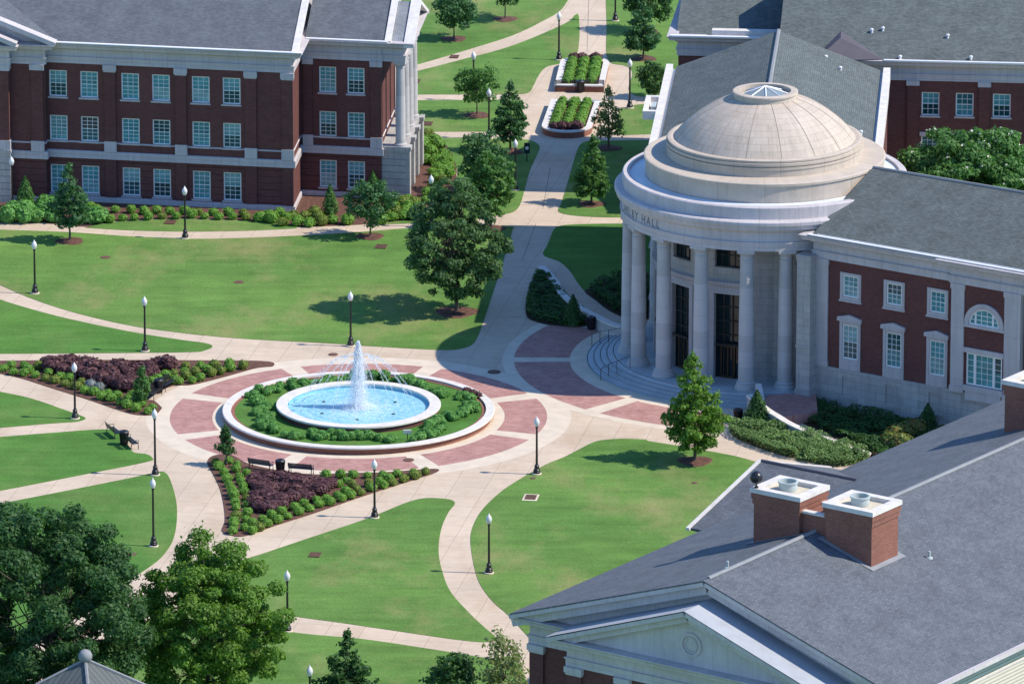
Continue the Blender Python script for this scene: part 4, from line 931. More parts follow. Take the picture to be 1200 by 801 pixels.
for k in range(6500):
    t = rj.random() ** .75; z = .7 + 5.1 * t; sp = .44 * (1 - t) ** .62 + .05
    drop(m, (rj.gauss(0, sp * .6), rj.gauss(0, sp * .6), z), rj.uniform(.025, .06), rj.uniform(1.4, 3.2))
m.build('jet', 'foam', ft)
m = MB()
for k in range(14000):
    t = rj.random() ** 1.35; z = .7 + 4.6 * t; sp = .95 * (1 - t) ** .75 + .10
    drop(m, (rj.gauss(.05, sp * .6), rj.gauss(0, sp * .6), z), rj.uniform(.012, .03), rj.uniform(1.0, 2.2))
m.build('mist', 'spray', ft)
m = MB()
for k in range(3600):
    r = abs(rj.gauss(0, 1.55)); a = rj.random() * 6.28; s = rj.uniform(.03, .10); x, y = r * math.cos(a), r * math.sin(a); z = .672 + max(0, rj.gauss(.08, .08)) * (r < 1.3)
    b = rj.random() * 6.28; u = Vector((math.cos(b), math.sin(b), 0)) * s; v = Vector((-math.sin(b), math.cos(b), .1)) * s * .7; c = Vector((x, y, z)); m.poly([c - u, c - v, c + u, c + v])
m.build('splash', 'foam', ft)
m = MB()
for j in range(14):
    a = 2 * math.pi * j / 14 + .2; ca, sa = math.cos(a), math.sin(a)
    for k in range(150):
        t = k / 150; r = 4.5 - 3.7 * t; z = .68 + 3.9 * (1 - (1 - t) ** 2) + rj.gauss(0, .03); c = (r * ca + rj.gauss(0, .025), r * sa + rj.gauss(0, .025), z)
        drop(m, c, rj.uniform(.022, .046), 3.0)
m.build('arc_spray', 'spray', ft)
m = MB()
for j in range(6):
    a = 2 * math.pi * j / 6 + .5; m.lathe([(.14, .64), (.14, .70), (0, .71)], 8, c=(3.1 * math.cos(a), 3.1 * math.sin(a), 0))
m.build('nozzle', 'black', ft)
def plaque(px, py, label):
    p = P(px, py, .5); o = thing('plaque', label, 'plaque', (p[0], p[1], .44)); m = MB(); m.box(-.03, .03, -.03, .03, 0, .55); m.build('post', 'black', o); m = MB(); m.obox((0, -.05, .62), (.30, 0, 0), (0, .02, .01), Vector((0, -.06, .17))); m.build('plate', 'white', o)
plaque(477.5, 514, 'small white plaque on a black post among the hedges before the fountain')

# ------------------------------------------------------------------ low curved walls beside the rotunda steps
def low_wall(pts, z0, z1, wd, label):
    q = smooth_loop(pts, False, 6); n = len(q); L, Rr = [], []
    ctr = []
    for k, p in enumerate(q): z = z0 + (z1 - z0) * k / (n - 1); ctr.append((*P(p[0], p[1], z)[:2], z))
    root = thing('ramp_wall', label, 'wall', (ctr[0][0], ctr[0][1], 0)); b, c = MB(), MB(); o = ctr[0]
    for k in range(n):
        a, e = ctr[max(k - 1, 0)], ctr[min(k + 1, n - 1)]; d = norm2(e[0] - a[0], e[1] - a[1]); L.append((-d[1], d[0]))
    for k in range(n - 1):
        for (mb, hw, za, zb) in ((b, wd / 2 - .06, None, -.13), (c, wd / 2, -.13, 0)):
            f = []
            for j in (k, k + 1):
                x, y, z = ctr[j][0] - o[0], ctr[j][1] - o[1], ctr[j][2]; nx, ny = L[j]
                lo = 0 if za is None else z + za; f.append(((x + nx * hw, y + ny * hw), (x - nx * hw, y - ny * hw), lo, z + zb))
            (a1, a2, al, ah), (b1, b2, bl, bh) = f
            mb.poly([(*a2, al), (*b2, bl), (*b2, bh), (*a2, ah)]); mb.poly([(*b1, bl), (*a1, al), (*a1, ah), (*b1, bh)]); mb.poly([(*a2, ah), (*b2, bh), (*b1, bh), (*a1, ah)])
            if k == 0: mb.poly([(*a1, al), (*a2, al), (*a2, ah), (*a1, ah)])
            if k == n - 2: mb.poly([(*b2, bl), (*b1, bl), (*b1, bh), (*b2, bh)])
    b.build('body', 'ashlar', root); c.build('coping', 'coping', root)
low_wall([(634, 311), (642, 319), (651, 330), (658, 342), (668, 352), (682, 361), (700, 370), (716, 378), (734, 383)], .22, 1.25, .6, 'low curved stone wall along the ramp left of the rotunda steps')
low_wall([(1019, 531), (995, 522.5), (960, 510.5), (927, 496), (912, 487), (899, 479), (888, 470), (878, 462)], .25, 1.5, .55, 'low curved stone wall along the ramp right of the rotunda steps')

# ------------------------------------------------------------------ lamp posts
def lamp_parts(extra):
    m = MB(); m.lathe([(.36, 0), (.36, .07), (.30, .09), (0, .09)], 16); pad = m.mesh('pad', M['band'])
    m = MB(); m.lathe([(.27, .09), (.27, .22), (.24, .26), (.25, .34), (.19, .42), (.17, .60), (.19, .64), (.13, .72), (.10, .80)], 14); base = m.mesh('base', M['black'])
    h = 3.62 + extra; m = MB(); m.lathe([(.088, .78), (.080, 2.0), (.068, h - .1), (.10, h - .08), (.10, h), (.12, h + .03), (0, h + .03)], 12); pole = m.mesh('pole', M['black'])
    m = MB(); m.lathe([(.10, h + .03), (.15, h + .10), (.21, h + .28), (.215, h + .40), (.16, h + .56), (.08, h + .66), (.05, h + .70), (.03, h + .78), (0, h + .80)], 16); globe = m.mesh('globe', M['globe'], smooth=True)
    return pad, base, pole, globe
LP = {0: lamp_parts(0.0), 1: lamp_parts(.68)}
def lamp(px, py, label, tall=0):
    p = P(px, py); o = thing('lamp_post', label, 'lamp post', (p[0], p[1], .02), 0, 'black lamp posts with white globes along the campus walks')
    for n_, me in zip(('pad', 'base', 'pole', 'globe'), LP[tall]): link(n_, me, o)
for a in ((41, 344, 'black lamp post on the big lawn at the left edge, above the curving walk'),
          (170, 411.5, 'black lamp post on the narrow lawn tip left of the fountain, behind the purple bed'),
          (217, 279.5, 'black lamp post beside the walk in front of the upper left brick hall'),
          (411, 405.5, 'black lamp post standing directly behind the fountain jet on the lawn edge'),
          (88, 490.5, 'black lamp post on the small pointed lawn in front of the left purple bed'),
          (439, 606.5, 'black lamp post in front of the lower purple bed at the wide diagonal walk'),
          (629, 555.5, 'black lamp post on the corner of the lawn to the right of the fountain plaza'),
          (573, 671.5, 'black lamp post right of the curving walk on the middle lawn'),
          (337, 739.5, 'black lamp post beside the bright green tree at the bottom, left of the narrow walk'),
          (363.5, 853, 'black lamp post at the bottom edge with only its globe and upper pole showing'),
          (655, 70.5, 'black lamp post left of the farther raised planter'),
          (555, 118, 'black lamp post behind the small round tree on the far left lawn'),
          (573, 162.5, 'black lamp post left of the pointed tree below the raised planters'),
          (604, 223, 'black lamp post beside the dark sign left of the central walk'),
          (505.5, 266, 'black lamp post half hidden behind the big tree by the left hall'),
          (738, 127, 'black lamp post right of the raised planters by the pale young tree'),
          (721, 24.8, 'black lamp post at the top edge right of the central walk'),
          (14.5, 244, 'black lamp post by the limestone portico at the far left of the brick hall')): lamp(*a)
lamp(182, 556.7, 'tall black lamp post at the walk junction left of the fountain plaza', 1)
lamp(180, 640, 'tall black lamp post on the shaded lawn above the two big trees at bottom left', 1)

# ------------------------------------------------------------------ benches, bins, signs, covers
def bench_parts():
    m = MB()
    for x in (-.85, .85):
        m.tube([(x, -.28, 0), (x, -.25, .44), (x, .22, .44)], .035, 6); m.tube([(x, .34, 0), (x, .24, .44), (x, .38, .92)], .035, 6); m.tube([(x, -.28, .44), (x, -.3, .66), (x, .28, .68)], .028, 6)
    m.box(-.86, .86, -.02, .02, .40, .445)
    fr = m.mesh('frame', M['black'])
    m = MB()
    for k in range(7): y = -.27 + .075 * k; m.box(-.92, .92, y, y + .05, .45, .48)
    st = m.mesh('seat', M['black'])
    m = MB()
    for k in range(6): z = .54 + .066 * k; y = .265 + (z - .44) * .29; m.box(-.92, .92, y, y + .025, z, z + .048)
    return fr, st, m.mesh('backrest', M['black'])
BP = bench_parts()
def bench(p, face, label, g=None):
    """face: ground direction the sitter looks"""
    f = norm2(*face); rz = math.atan2(f[0], -f[1]); o = thing('park_bench', label, 'bench', (p[0], p[1], .02), rz, g or 'black slatted park benches')
    for n_, me in zip(('frame', 'seat', 'backrest'), BP): link(n_, me, o)
def bin_parts():
    m = MB()
    m.lathe([(.25, .06), (.29, .45), (.33, .92), (.27, .92), (.24, .1)], 20)
    for k in range(20): a = 2 * math.pi * k / 20; m.tube([(.27 * math.cos(a), .27 * math.sin(a), .06), (.31 * math.cos(a), .31 * math.sin(a), .5), (.36 * math.cos(a), .36 * math.sin(a), .96)], .018, 4)
    b = m.mesh('basket', M['black']); m = MB(); m.lathe([(.37, .94), (.38, 1.0), (.30, 1.08), (.17, 1.10), (.15, 1.02)], 20); l = m.mesh('lid', M['black'])
    m = MB(); m.lathe([(.22, 0), (.22, .06), (0, .06)], 16); return b, l, m.mesh('foot', M['black'])
NP = bin_parts()
def litter_bin(p, label):
    o = thing('litter_bin', label, 'litter bin', (p[0], p[1], .02), 0, 'black litter bins')
    for n_, me in zip(('basket', 'lid', 'foot'), NP): link(n_, me, o)
toC = lambda p: (C[0] - p[0], C[1] - p[1])
p = P(134, 511); bench(p, (.92, .39), 'upper of two black benches beside a litter bin on the far left lawn edge'); p = P(153.5, 523); bench(p, (.92, .39), 'lower of two black benches beside a litter bin on the far left lawn edge')
litter_bin(P(145.5, 521), 'black litter bin between two benches on the lawn edge at far left')
p = P(181, 465); bench(p, toC(p), 'black bench at the left purple bed, nearer the slim young tree'); p = P(196.5, 455); bench(p, toC(p), 'black bench at the left purple bed, farther from the slim young tree')
litter_bin(P(186, 460), 'black litter bin between two benches at the left purple bed')
p = P(306, 550.5); bench(p, toC(p), 'black bench behind the lower purple bed, left of the litter bin'); p = P(353, 555.5); bench(p, toC(p), 'black bench behind the lower purple bed, right of the litter bin')
litter_bin(P(328.5, 555), 'black litter bin between two benches behind the lower purple bed')
p = P(663, 107.3); bench(p, (0, -1), 'black bench against the farther raised planter, left of the bin'); p = P(696, 107.3); bench(p, (0, -1), 'black bench against the farther raised planter, right of the bin')
litter_bin(P(680, 108.5), 'black litter bin between the benches at the farther raised planter')
litter_bin(P(692.5, 386), 'black litter bin in the shade left of the rotunda steps')
litter_bin(P(865, 495), 'black litter bin at the right end of the rotunda steps beside the conical shrub')
p = P(617.5, 189.5); sg = thing('campus_sign', 'dark upright sign with round white emblem on the lawn left of the central walk', 'sign', (p[0], p[1], .02), R_(4))
m = MB(); m.box(-.04, .04, -.03, .03, 0, .75); m.build('post', 'black', sg); m = MB(); m.box(-.24, .24, -.05, .05, .70, 1.62); pn = m.build('panel', 'sign_green', sg)
m = MB(); q = [(.15 * math.cos(2 * math.pi * k / 20), -.056, 1.18 + .15 * math.sin(2 * math.pi * k / 20)) for k in range(20)]; m.poly(q); m.build('emblem', 'white', pn)
def cover(px, py, label, kind=0, r=.42):
    p = P(px, py); o = thing('drain_cover', label, 'drain cover', (p[0], p[1], .03), R_(-8), 'drain and utility covers'); m = MB()
    if kind == 0: m.lathe([(r, -.02), (r, .03), (r * .8, .04), (0, .035)], 20); m.build('lid', 'rust', o)
    else:
        if kind == 2: m.box(-r * 1.5, r * 1.5, -r * 2.2, r * 2.2, -.02, .012); m.build('surround', 'band', o); m = MB()
        for k in range(7): x = -r + k * r / 3; m.box(x - .035, x + .035, -r * 1.5, r * 1.5, .013, .05)
        m.box(-r, r, -r * 1.5, -r * 1.4, .013, .05); m.box(-r, r, r * 1.4, r * 1.5, .013, .05); m.build('grate', 'rust', o)
        m = MB(); m.box(-r, r, -r * 1.4, r * 1.4, -.01, .0128); m.build('pit', 'soil', o)
cover(123.5, 302, 'round rusty drain cover in the big lawn below the left tree'); cover(280, 331, 'round rusty drain cover in the middle of the big lawn')
cover(199.5, 261, 'rusty grate in the strip of grass before the left hall', 1); cover(446.5, 289.5, 'rusty grate in the big lawn below the round tree by the left hall', 1)
cover(369, 650.5, 'rusty square grate in the lower middle lawn', 1, .36); cover(622, 583, 'square grate with pale surround on the lawn right of the fountain plaza', 2, .36)
cover(579, 436, 'round manhole cover in the shaded central paving', 0, .5); cover(479, 539, 'round manhole cover in the pink brick ring below the fountain', 0, .4)
cover(390.5, 415.5, 'round cover in the walk behind the fountain', 0, .36); cover(500.5, 145.5, 'rusty grate in the far lawn beside the small round tree', 1); cover(532.5, 67, 'cover in the far diagonal walk', 1, .35)
cover(814, 566, 'small red valve cover on the lawn right of the bright tree', 0, .22); cover(154.5, 649.5, 'round cover on the shaded lawn beside the tall lamp post', 0, .35); cover(624.5, 560.5, 'small pale valve cover at the foot of the lamp right of the fountain', 0, .22); cover(486, 96, 'rusty grate in the far lawn beside the portico', 1)

# ------------------------------------------------------------------ foliage
def leaf_mesh(name, cs, ns, size, mat, seed, aspect=.62, extra=None):
    """one small rhombic face per leaf"""
    g = np.random.default_rng(seed); n = len(cs); cs = np.asarray(cs, float); ns = np.asarray(ns, float)
    ns = ns + g.normal(0, .45, (n, 3)); ns /= np.linalg.norm(ns, axis=1, keepdims=True)
    r = g.normal(0, 1, (n, 3)); t = np.cross(ns, r); t /= np.maximum(np.linalg.norm(t, axis=1, keepdims=True), 1e-6); b = np.cross(ns, t)
    s = (size * g.uniform(.65, 1.35, (n, 1)))
    V = np.stack([cs - t * s, cs - b * s * aspect, cs + t * s, cs + b * s * aspect], 1).reshape(-1, 3)
    V[0::4] -= 0; F = np.arange(4 * n).reshape(-1, 4)
    nv0 = 0; verts = V; faces = [tuple(f) for f in F]
    if extra: faces += [tuple(i + len(V) for i in f) for f in extra.f]; verts = np.concatenate([V, np.array(extra.v)])
    me = D.meshes.new(name); me.from_pydata([tuple(v) for v in verts], [], faces); me.update(); me.materials.append(M[mat])
    return me
def blob_leaves(g, c, rx, rz_, n, shell=.55):
    """leaf centres and outward normals in an ellipsoid, denser to the outside"""
    d = g.normal(0, 1, (n, 3)); d /= np.linalg.norm(d, axis=1, keepdims=True); r = g.uniform(shell ** 3, 1, (n, 1)) ** (1 / 3)
    r *= 1 + .12 * np.sin(d[:, :1] * 7 + c[0] * 3) * np.cos(d[:, 1:2] * 6)
    return np.asarray(c) + d * r * np.array([rx, rx, rz_]), d + np.array([0, 0, .35])

def tree(px, py, h, wd, label, kind='pyramid', mat='leaf_mid', cb=.22, dens=1.0, leaf=.15, seed=1, mulch=1.15, z=.02, loc=None, cat='tree', name='broadleaf_tree', tr=.011, flowers=False):
    g = np.random.default_rng(seed); rd = random.Random(seed)
    p = loc or P(px, py); root = thing(name, label, cat, (p[0], p[1], z), rd.uniform(0, 6.28), 'trees on the campus lawns')
    t = MB(); lean = (rd.uniform(-.03, .03) * h, rd.uniform(-.03, .03) * h); th = h * (.93 if kind == 'pyramid' else .7); r0 = h * tr + .02
    tp = lambda k: (lean[0] * k * k, lean[1] * k * k, th * k)
    t.tube([tp(k / 6) for k in range(7)], [r0 * (1.35 if k == 0 else 1) * (1 - .86 * k / 6) for k in range(7)], 8)
    cs, ns = [], []; R = wd / 2; z0 = h * cb
    la = 2 * leaf * leaf * .62
    if kind == 'pyramid':
        lv = max(8, int((h - z0) / .42)); vols = []
        for k in range(lv):
            f = k / (lv - 1); zz = z0 + (h - z0) * f * .96; prof = min(1, .66 + f * 1.9) * (1 - f) ** .72 if f < .98 else .05
            nb = max(3, int(8 - 4 * f)); ph = rd.random() * 6.28
            for j in range(nb):
                a = ph + 6.28 * j / nb + rd.uniform(-.4, .4); L = max(.15, R * prof * rd.uniform(.66, 1.12)); up = L * rd.uniform(.05, .55)
                kk = min(.97, zz / th); b0 = tp(kk); b1 = (b0[0] + L * math.cos(a), b0[1] + L * math.sin(a), zz + up * .7)
                t.tube([b0, ((b0[0] + b1[0]) / 2, (b0[1] + b1[1]) / 2, (b0[2] + b1[2]) / 2 - .03 * L), b1], [r0 * .32 * (1 - f * .6), r0 * .2 * (1 - f * .6), .008], 4, False)
                steps = max(1, int(L / .42))
                for q in range(steps):
                    u = .34 + .66 * (q + rd.random()) / steps; rc = rd.uniform(.24, .46) * (1 - .3 * f) * (.7 + .09 * wd)
                    vols.append(((b0[0] + (b1[0] - b0[0]) * u, b0[1] + (b1[1] - b0[1]) * u, b0[2] + (b1[2] - b0[2]) * u + rd.uniform(-.15, .15)), rc, rc * rd.uniform(.6, .85)))
        for q in range(4): vols.append(((lean[0], lean[1], h * (.90 + .03 * q)), .30 - .05 * q, .30))
    else:
        zc = (z0 + h) / 2; hz = (h - z0) / 2; vols = []
        rcm = {'round': .13, 'big': .062, 'dome': .05}[kind] * wd + .14; nc = int({'round': 9.0, 'big': 7.0, 'dome': 17.0}[kind] * R * hz / rcm ** 2 * .55); wk = .05 if kind == 'dome' else .21
        for q in range(nc):
            zz = 1 - 2 * (q + .5) / nc; az = q * 2.39996 + rd.uniform(-.4, .4); rr_ = math.sqrt(1 - zz * zz); rad = rd.choice((.5, .74, .86, .92)) * rd.uniform(.9, 1.08)
            sq = 1.0 if zz < 0 else 1 - .22 * zz
            wob = 1 + wk * math.sin(3 * az + seed) * math.cos(2.6 * zz + seed) + rd.uniform(-.06, .06)
            c = (lean[0] * .6 + rr_ * math.cos(az) * R * sq * wob * rad, lean[1] * .6 + rr_ * math.sin(az) * R * sq * wob * rad, zc + zz * hz * rad * (.5 + .5 * wob))
            rc = rcm * rd.uniform(.6, 1.25); vols.append((c, rc, rc * rd.uniform(.6, .8)))
            if q % 2 == 0:
                kk = rd.uniform(.35, .95); b0 = tp(kk); md = ((b0[0] + c[0]) / 2, (b0[1] + c[1]) / 2, (b0[2] + c[2]) / 2 - .04 * h)
                t.tube([b0, md, c], [r0 * .4 * (1 - kk * .5), r0 * .22, .015], 4, False)
    for c, ra, rb in vols:
        n = int(dens * 1.35 * 4 * 3.14 * ra * (ra + rb) / 2 / la * .36); A_, B_ = blob_leaves(g, c, ra, rb, max(5, n), .35); cs.append(A_); ns.append(B_)
    k_ = len(vols)
    for q in range(k_ // 3): c, ra, rb = vols[rd.randrange(k_)]; A_, B_ = blob_leaves(g, c, ra * 1.5, rb * 1.6, max(4, int(2.2 * ra * ra / la * .25)), .5); cs.append(A_); ns.append(B_)
    t.build('trunk', 'bark', root)
    cs = np.concatenate(cs); ns = np.concatenate(ns); keep = cs[:, 2] > z0 * .72; cs, ns = cs[keep], ns[keep]
    cr = link('crown', leaf_mesh('crown', cs, ns, leaf, mat, seed), root)
    if flowers:
        top = np.argsort(-(cs[:, 2] + .35 * np.hypot(cs[:, 0], cs[:, 1]) + g.normal(0, .9, len(cs))))[:int(len(cs) * .16)]; pick = g.choice(top, 230, False); fc, fn = [], []
        for i in pick:
            A_, B_ = blob_leaves(g, cs[i] + np.array([0, 0, .12]), .13, .10, 5, .2); fc.append(A_); fn.append(B_)
        link('blossom', leaf_mesh('blossom', np.concatenate(fc), np.concatenate(fn), .085, 'flower', seed), root)
    if mulch:
        mm = MB(); mm.lathe([(mulch, 0), (mulch * .93, .05), (mulch * .5, .10), (0, .13)], 22); me = mm.mesh('mulch_ring', M['mulch'])
        for v in me.vertices: s = 1 + .10 * math.sin(3 * math.atan2(v.co.y, v.co.x) + seed); v.co.x *= s; v.co.y *= s
        S(link('mulch_ring', me, None, (p[0], p[1], .022)))
    return root
tree(82, 283, 6.5, 3.9, 'dense pointed tree with mulch ring on the lawn before the upper left hall', 'pyramid', 'leaf_blue', .23, 1.15, .14, 11)
tree(434, 277.5, 5.0, 3.8, 'rounded tree with mulch ring at the right end of the upper left hall', 'round', 'leaf_blue', .27, 1.0, .14, 12)
tree(535, 366, 10.8, 8.2, 'largest dark tree in the middle, on the lawn left of the central walk', 'big', 'leaf_grey', .07, 1.5, .13, 13, 1.7)
tree(575, 268, 6.6, 4.2, 'tree just behind the largest middle tree, beside the central walk', 'big', 'leaf_mid', .15, 1.1, .15, 14, 1.2)
tree(566, 226, 5.2, 3.6, 'tree on the lawn left of the dark sign, farthest back of the middle cluster', 'round', 'leaf_blue', .14, 1.0, .14, 15, 1.1)
tree(598, 178, 6.2, 4.1, 'pointed tree with mulch ring left of the central walk, below the raised planters', 'pyramid', 'leaf_blue', .20, 1.15, .14, 16)
tree(559, 135.5, 4.3, 3.7, 'small round tree with mulch ring alone on the far left lawn', 'round', 'leaf_mid', .28, .95, .13, 17)
tree(532, 46, 4.6, 4.0, 'tree with mulch ring on the farthest lawn near the top edge, left one', 'round', 'leaf_blue', .20, 1.1, .14, 18)
tree(592, 23, 4.6, 4.0, 'tree cut off by the top edge, with trunk and mulch ring showing', 'round', 'leaf_blue', .34, 1.0, .14, 19)
tree(693, 239.5, 5.8, 4.0, 'pointed tree with mulch ring right of the central walk beside the rotunda', 'pyramid', 'leaf_mid', .16, 1.15, .13, 20)
tree(713, 174, 5.4, 3.6, 'thin pale young tree with mulch ring right of the nearer raised planter', 'pyramid', 'leaf_pale', .22, .55, .13, 21)
tree(754, 69, 5.6, 4.2, 'pointed tree with mulch ring on the far lawn right of the central walk', 'pyramid', 'leaf_blue', .18, 1.15, .14, 22)
tree(757, 37, 5.4, 4.4, 'broad dark tree behind the pointed tree at the top right lawn', 'round', 'leaf_dark', .16, 1.1, .14, 23)
tree(766, 115, 3.4, 2.6, 'small round tree against the side of the rear block', 'round', 'leaf_dark', .08, 1.1, .13, 24, .0)
tree(814.5, 540.5, 8.4, 5.5, 'bright pointed tree with mulch ring standing in front of the rotunda steps', 'pyramid', 'leaf_bright', .16, 1.0, .125, 25, 1.3)
tree(265.5, 545, 2.9, 1.75, 'tiny tree at the left tip of the lower purple bed', 'pyramid', 'leaf_dark', .36, 1.1, .11, 26, 0, .05)
tree(166.5, 475, 2.95, 1.7, 'slim young tree in the left purple bed beside the bench', 'pyramid', 'leaf_mid', .22, 1.0, .11, 27, 0, .05)
tree(0, 0, 16.4, 14.6, 'huge dark green tree filling the bottom left corner', 'big', 'leaf_dark', .06, 1.9, .13, 28, 0, loc=P(62, 862))
tree(0, 0, 12.6, 11.0, 'big bright green tree at the bottom, right of the dark corner tree', 'big', 'leaf_bright', .04, 1.9, .12, 29, 0, loc=P(244, 838))
tree(0, 0, 6.2, 4.9, 'dark tree at the bottom edge right of the bright green tree', 'pyramid', 'leaf_dark', .1, 1.15, .15, 30, 0, loc=P(407, 846))
tree(0, 0, 5.2, 3.3, 'small dark tree at the bottom edge, halfway to the pediment hall', 'round', 'leaf_dark', .1, 1.0, .14, 31, 0, loc=P(532, 848))
tree(0, 0, 6.8, 3.4, 'thin pale leafed tree at the bottom edge against the pediment hall', 'round', 'leaf_pale', .12, .34, .13, 32, 0, loc=P(590, 850))
tree(0, 0, 13.2, 14.6, 'wide magnolia dotted with white blossoms behind the right wing', 'dome', 'leaf_mid', .02, 2.2, .16, 33, 0, loc=(36.4, 15.5), flowers=True)
q = (CO[0] + 33.5 * math.cos(CR) - 8 * math.sin(CR) * 0, CO[1] + 33.5 * math.sin(CR))
tree(0, 0, 9.6, 3.4, 'yellow green tree top beside the cream side wall at the bottom right corner', 'round', 'leaf_lime', .1, .8, .15, 34, 0, loc=P(1180, 792, 8.6))
tree(0, 0, 9.0, 2.0, 'small bushy tree top under the eave at the bottom right', 'round', 'leaf_lime', .1, .8, .15, 35, 0, loc=P(1136, 797, 8.2))

def cone_shrub(px, py, h, wd, label, mat='leaf_dark', seed=1, z=.03):
    g = np.random.default_rng(seed); n = int(900 * h * wd / 3); zz = g.uniform(0, 1, n) ** 1.2; a = g.uniform(0, 6.28, n); pr = np.where(zz < .15, .75 + zz * 1.6, 1.0 - ((zz - .15) / .85) ** 1.5); r = wd / 2 * pr * g.uniform(.7, 1.08, n) * (1 + .12 * np.sin(4 * a + zz * 9))
    cs = np.stack([r * np.cos(a), r * np.sin(a), .05 + zz * h], 1); ns = np.stack([np.cos(a), np.sin(a), np.full(n, .4)], 1)
    co_ = MB(); co_.lathe([(wd * .30, 0), (wd * .34, h * .2), (wd * .22, h * .6), (0, h * .9)], 10)
    p = P(px, py); tag(link('conical_shrub', leaf_mesh('conical_shrub', cs, ns, .10, mat, seed, .6, co_), None, (p[0], p[1], z)), label, 'shrub', 'conical evergreen shrubs')
cone_shrub(30, 243, 2.6, 1.6, 'upright evergreen shrub against the left hall beside the limestone portico', 'leaf_mid', 41)
cone_shrub(387, 251, 2.5, 1.3, 'narrow conical evergreen in mulch before the set-back end of the left hall', 'leaf_mid', 42)
cone_shrub(437, 233, 2.3, 1.4, 'conical evergreen behind the rounded tree at the end of the left hall', 'leaf_mid', 43)
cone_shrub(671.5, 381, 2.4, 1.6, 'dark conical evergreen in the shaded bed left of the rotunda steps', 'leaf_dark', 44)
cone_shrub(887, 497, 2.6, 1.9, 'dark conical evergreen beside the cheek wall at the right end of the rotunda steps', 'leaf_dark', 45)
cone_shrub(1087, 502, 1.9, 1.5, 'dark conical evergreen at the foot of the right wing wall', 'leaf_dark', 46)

# round shrubs: a few shapes, copied
def shrub_mesh(mat, seed, n=330, leaf=.085):
    g = np.random.default_rng(seed); A_, B_ = blob_leaves(g, (0, 0, .40), .55, .44, n, .78); k = A_[:, 2] > .0
    co_ = MB(); co_.lathe([(.28, .02), (.42, .22), (.43, .48), (.28, .70), (0, .78)], 9)
    return leaf_mesh('round_shrub', A_[k], B_[k], leaf, mat, seed, .65, co_)
SH = {k: [shrub_mesh(mt, s * 7 + i, nn, lf) for i in range(3)] for s, (k, mt, nn, lf) in enumerate((('box', 'leaf_box', 330, .085), ('lime', 'leaf_lime', 300, .085), ('hedge', 'leaf_hedge', 330, .09), ('purple', 'leaf_purple', 420, .095), ('silver', 'leaf_silver', 280, .07), ('red', 'leaf_red', 300, .10)))}
KIND = {'box': 'round_shrub', 'lime': 'round_shrub', 'hedge': 'hedge_shrub', 'purple': 'purple_shrub', 'silver': 'grey_shrub', 'red': 'red_tipped_shrub'}
sr = random.Random(5)
def shrub(p, kind, size, label, group, z=.04, cat='shrub', tall=1.0):
    o = link(KIND[kind], sr.choice(SH[kind]), None, (p[0], p[1], z), sr.uniform(0, 6.28)); s = size * sr.uniform(.88, 1.14) / .55; o.scale = (s * sr.uniform(.92, 1.1), s, s * tall * sr.uniform(.85, 1.1))
    return tag(o, label, cat, group)
def shrubs(pts, ox, oy, k, kind, size, label, group, lift=.35, z=.04, tall=1.0, lime=0.0, label_l=None):
    for x, y in pts:
        p = P(ox + x / k, oy + y / k, lift); kd = kind
        lab = label
        if lime and sr.random() < lime: kd = 'lime'; lab = label_l or label
        shrub(p, kd, size, lab, group, z, tall=tall)
GA = 'rounded shrubs in the mulch bed along the upper left hall'
LA = 'low round green shrub in the mulch bed along the upper left brick hall'
shrubs([(515, 225), (575, 215), (630, 215), (695, 212), (760, 207), (825, 207), (900, 203), (960, 207), (1025, 210), (1090, 210), (1155, 213), (470, 195), (540, 178), (615, 180), (675, 185), (735, 182), (795, 185), (865, 185), (930, 188), (1000, 190), (1070, 190), (1140, 198), (410, 200), (440, 225), (455, 175), (425, 165)], 0, 200, 4, 'box', .43, LA, GA, lime=.25)
shrubs([(20, 218), (75, 225), (125, 240), (195, 238), (250, 243), (310, 237), (360, 228), (430, 232), (60, 203), (110, 200), (145, 215), (175, 207), (230, 208), (275, 195), (290, 215), (640, 160), (690, 150), (740, 145), (660, 195), (710, 190), (760, 185), (640, 215), (690, 210), (740, 210), (775, 190), (590, 230), (612, 205)], 300, 200, 4, 'box', .56, LA, GA, lime=.45)
shrubs([(90, 380), (100, 410), (85, 440), (130, 450), (170, 420), (190, 465), (110, 485), (160, 490), (205, 500), (120, 380), (150, 400)], 470, 60, 3.815, 'box', .66, 'large mounded shrub in the bed at the far corner of the left hall portico', 'mounded shrubs beside the portico', lime=.35)
shrubs([(215, 520), (190, 530), (170, 550), (150, 570), (140, 600), (120, 630), (110, 660), (30, 690), (60, 710), (20, 720), (80, 690), (195, 505), (160, 515), (140, 535), (215, 545), (185, 575), (165, 600), (30, 660), (5, 680)], 470, 60, 3.815, 'box', .50, 'green shrub in the curving row before the left hall portico', 'curving row of shrubs before the portico', lime=.1)
shrubs([(60, 455), (120, 420), (170, 455), (180, 405), (260, 450), (300, 395), (310, 360), (350, 370), (400, 400), (600, 440), (645, 460), (690, 455), (380, 450), (220, 430), (95, 400)], 0, 180, 6, 'hedge', .85, 'dark low shrub in the bed left of the first tree by the left hall', 'dark low shrubs by the left hall')
GB = 'green shrubs in the left purple bed'
LB = 'round green shrub at the edge of the left purple bed'
shrubs([(20, 165), (70, 145), (85, 185), (155, 145), (155, 195), (180, 175), (245, 150), (225, 205), (290, 225), (310, 190), (350, 240), (385, 215), (415, 260), (445, 230), (465, 275), (495, 280), (520, 257), (540, 303), (600, 315), (650, 343), (690, 318), (710, 355), (750, 335), (765, 378), (810, 400), (815, 355), (850, 330), (865, 375), (870, 420), (905, 340), (945, 435), (975, 410), (905, 390)], 0, 400, 5.4545, 'box', .42, LB, GB, lime=.12)
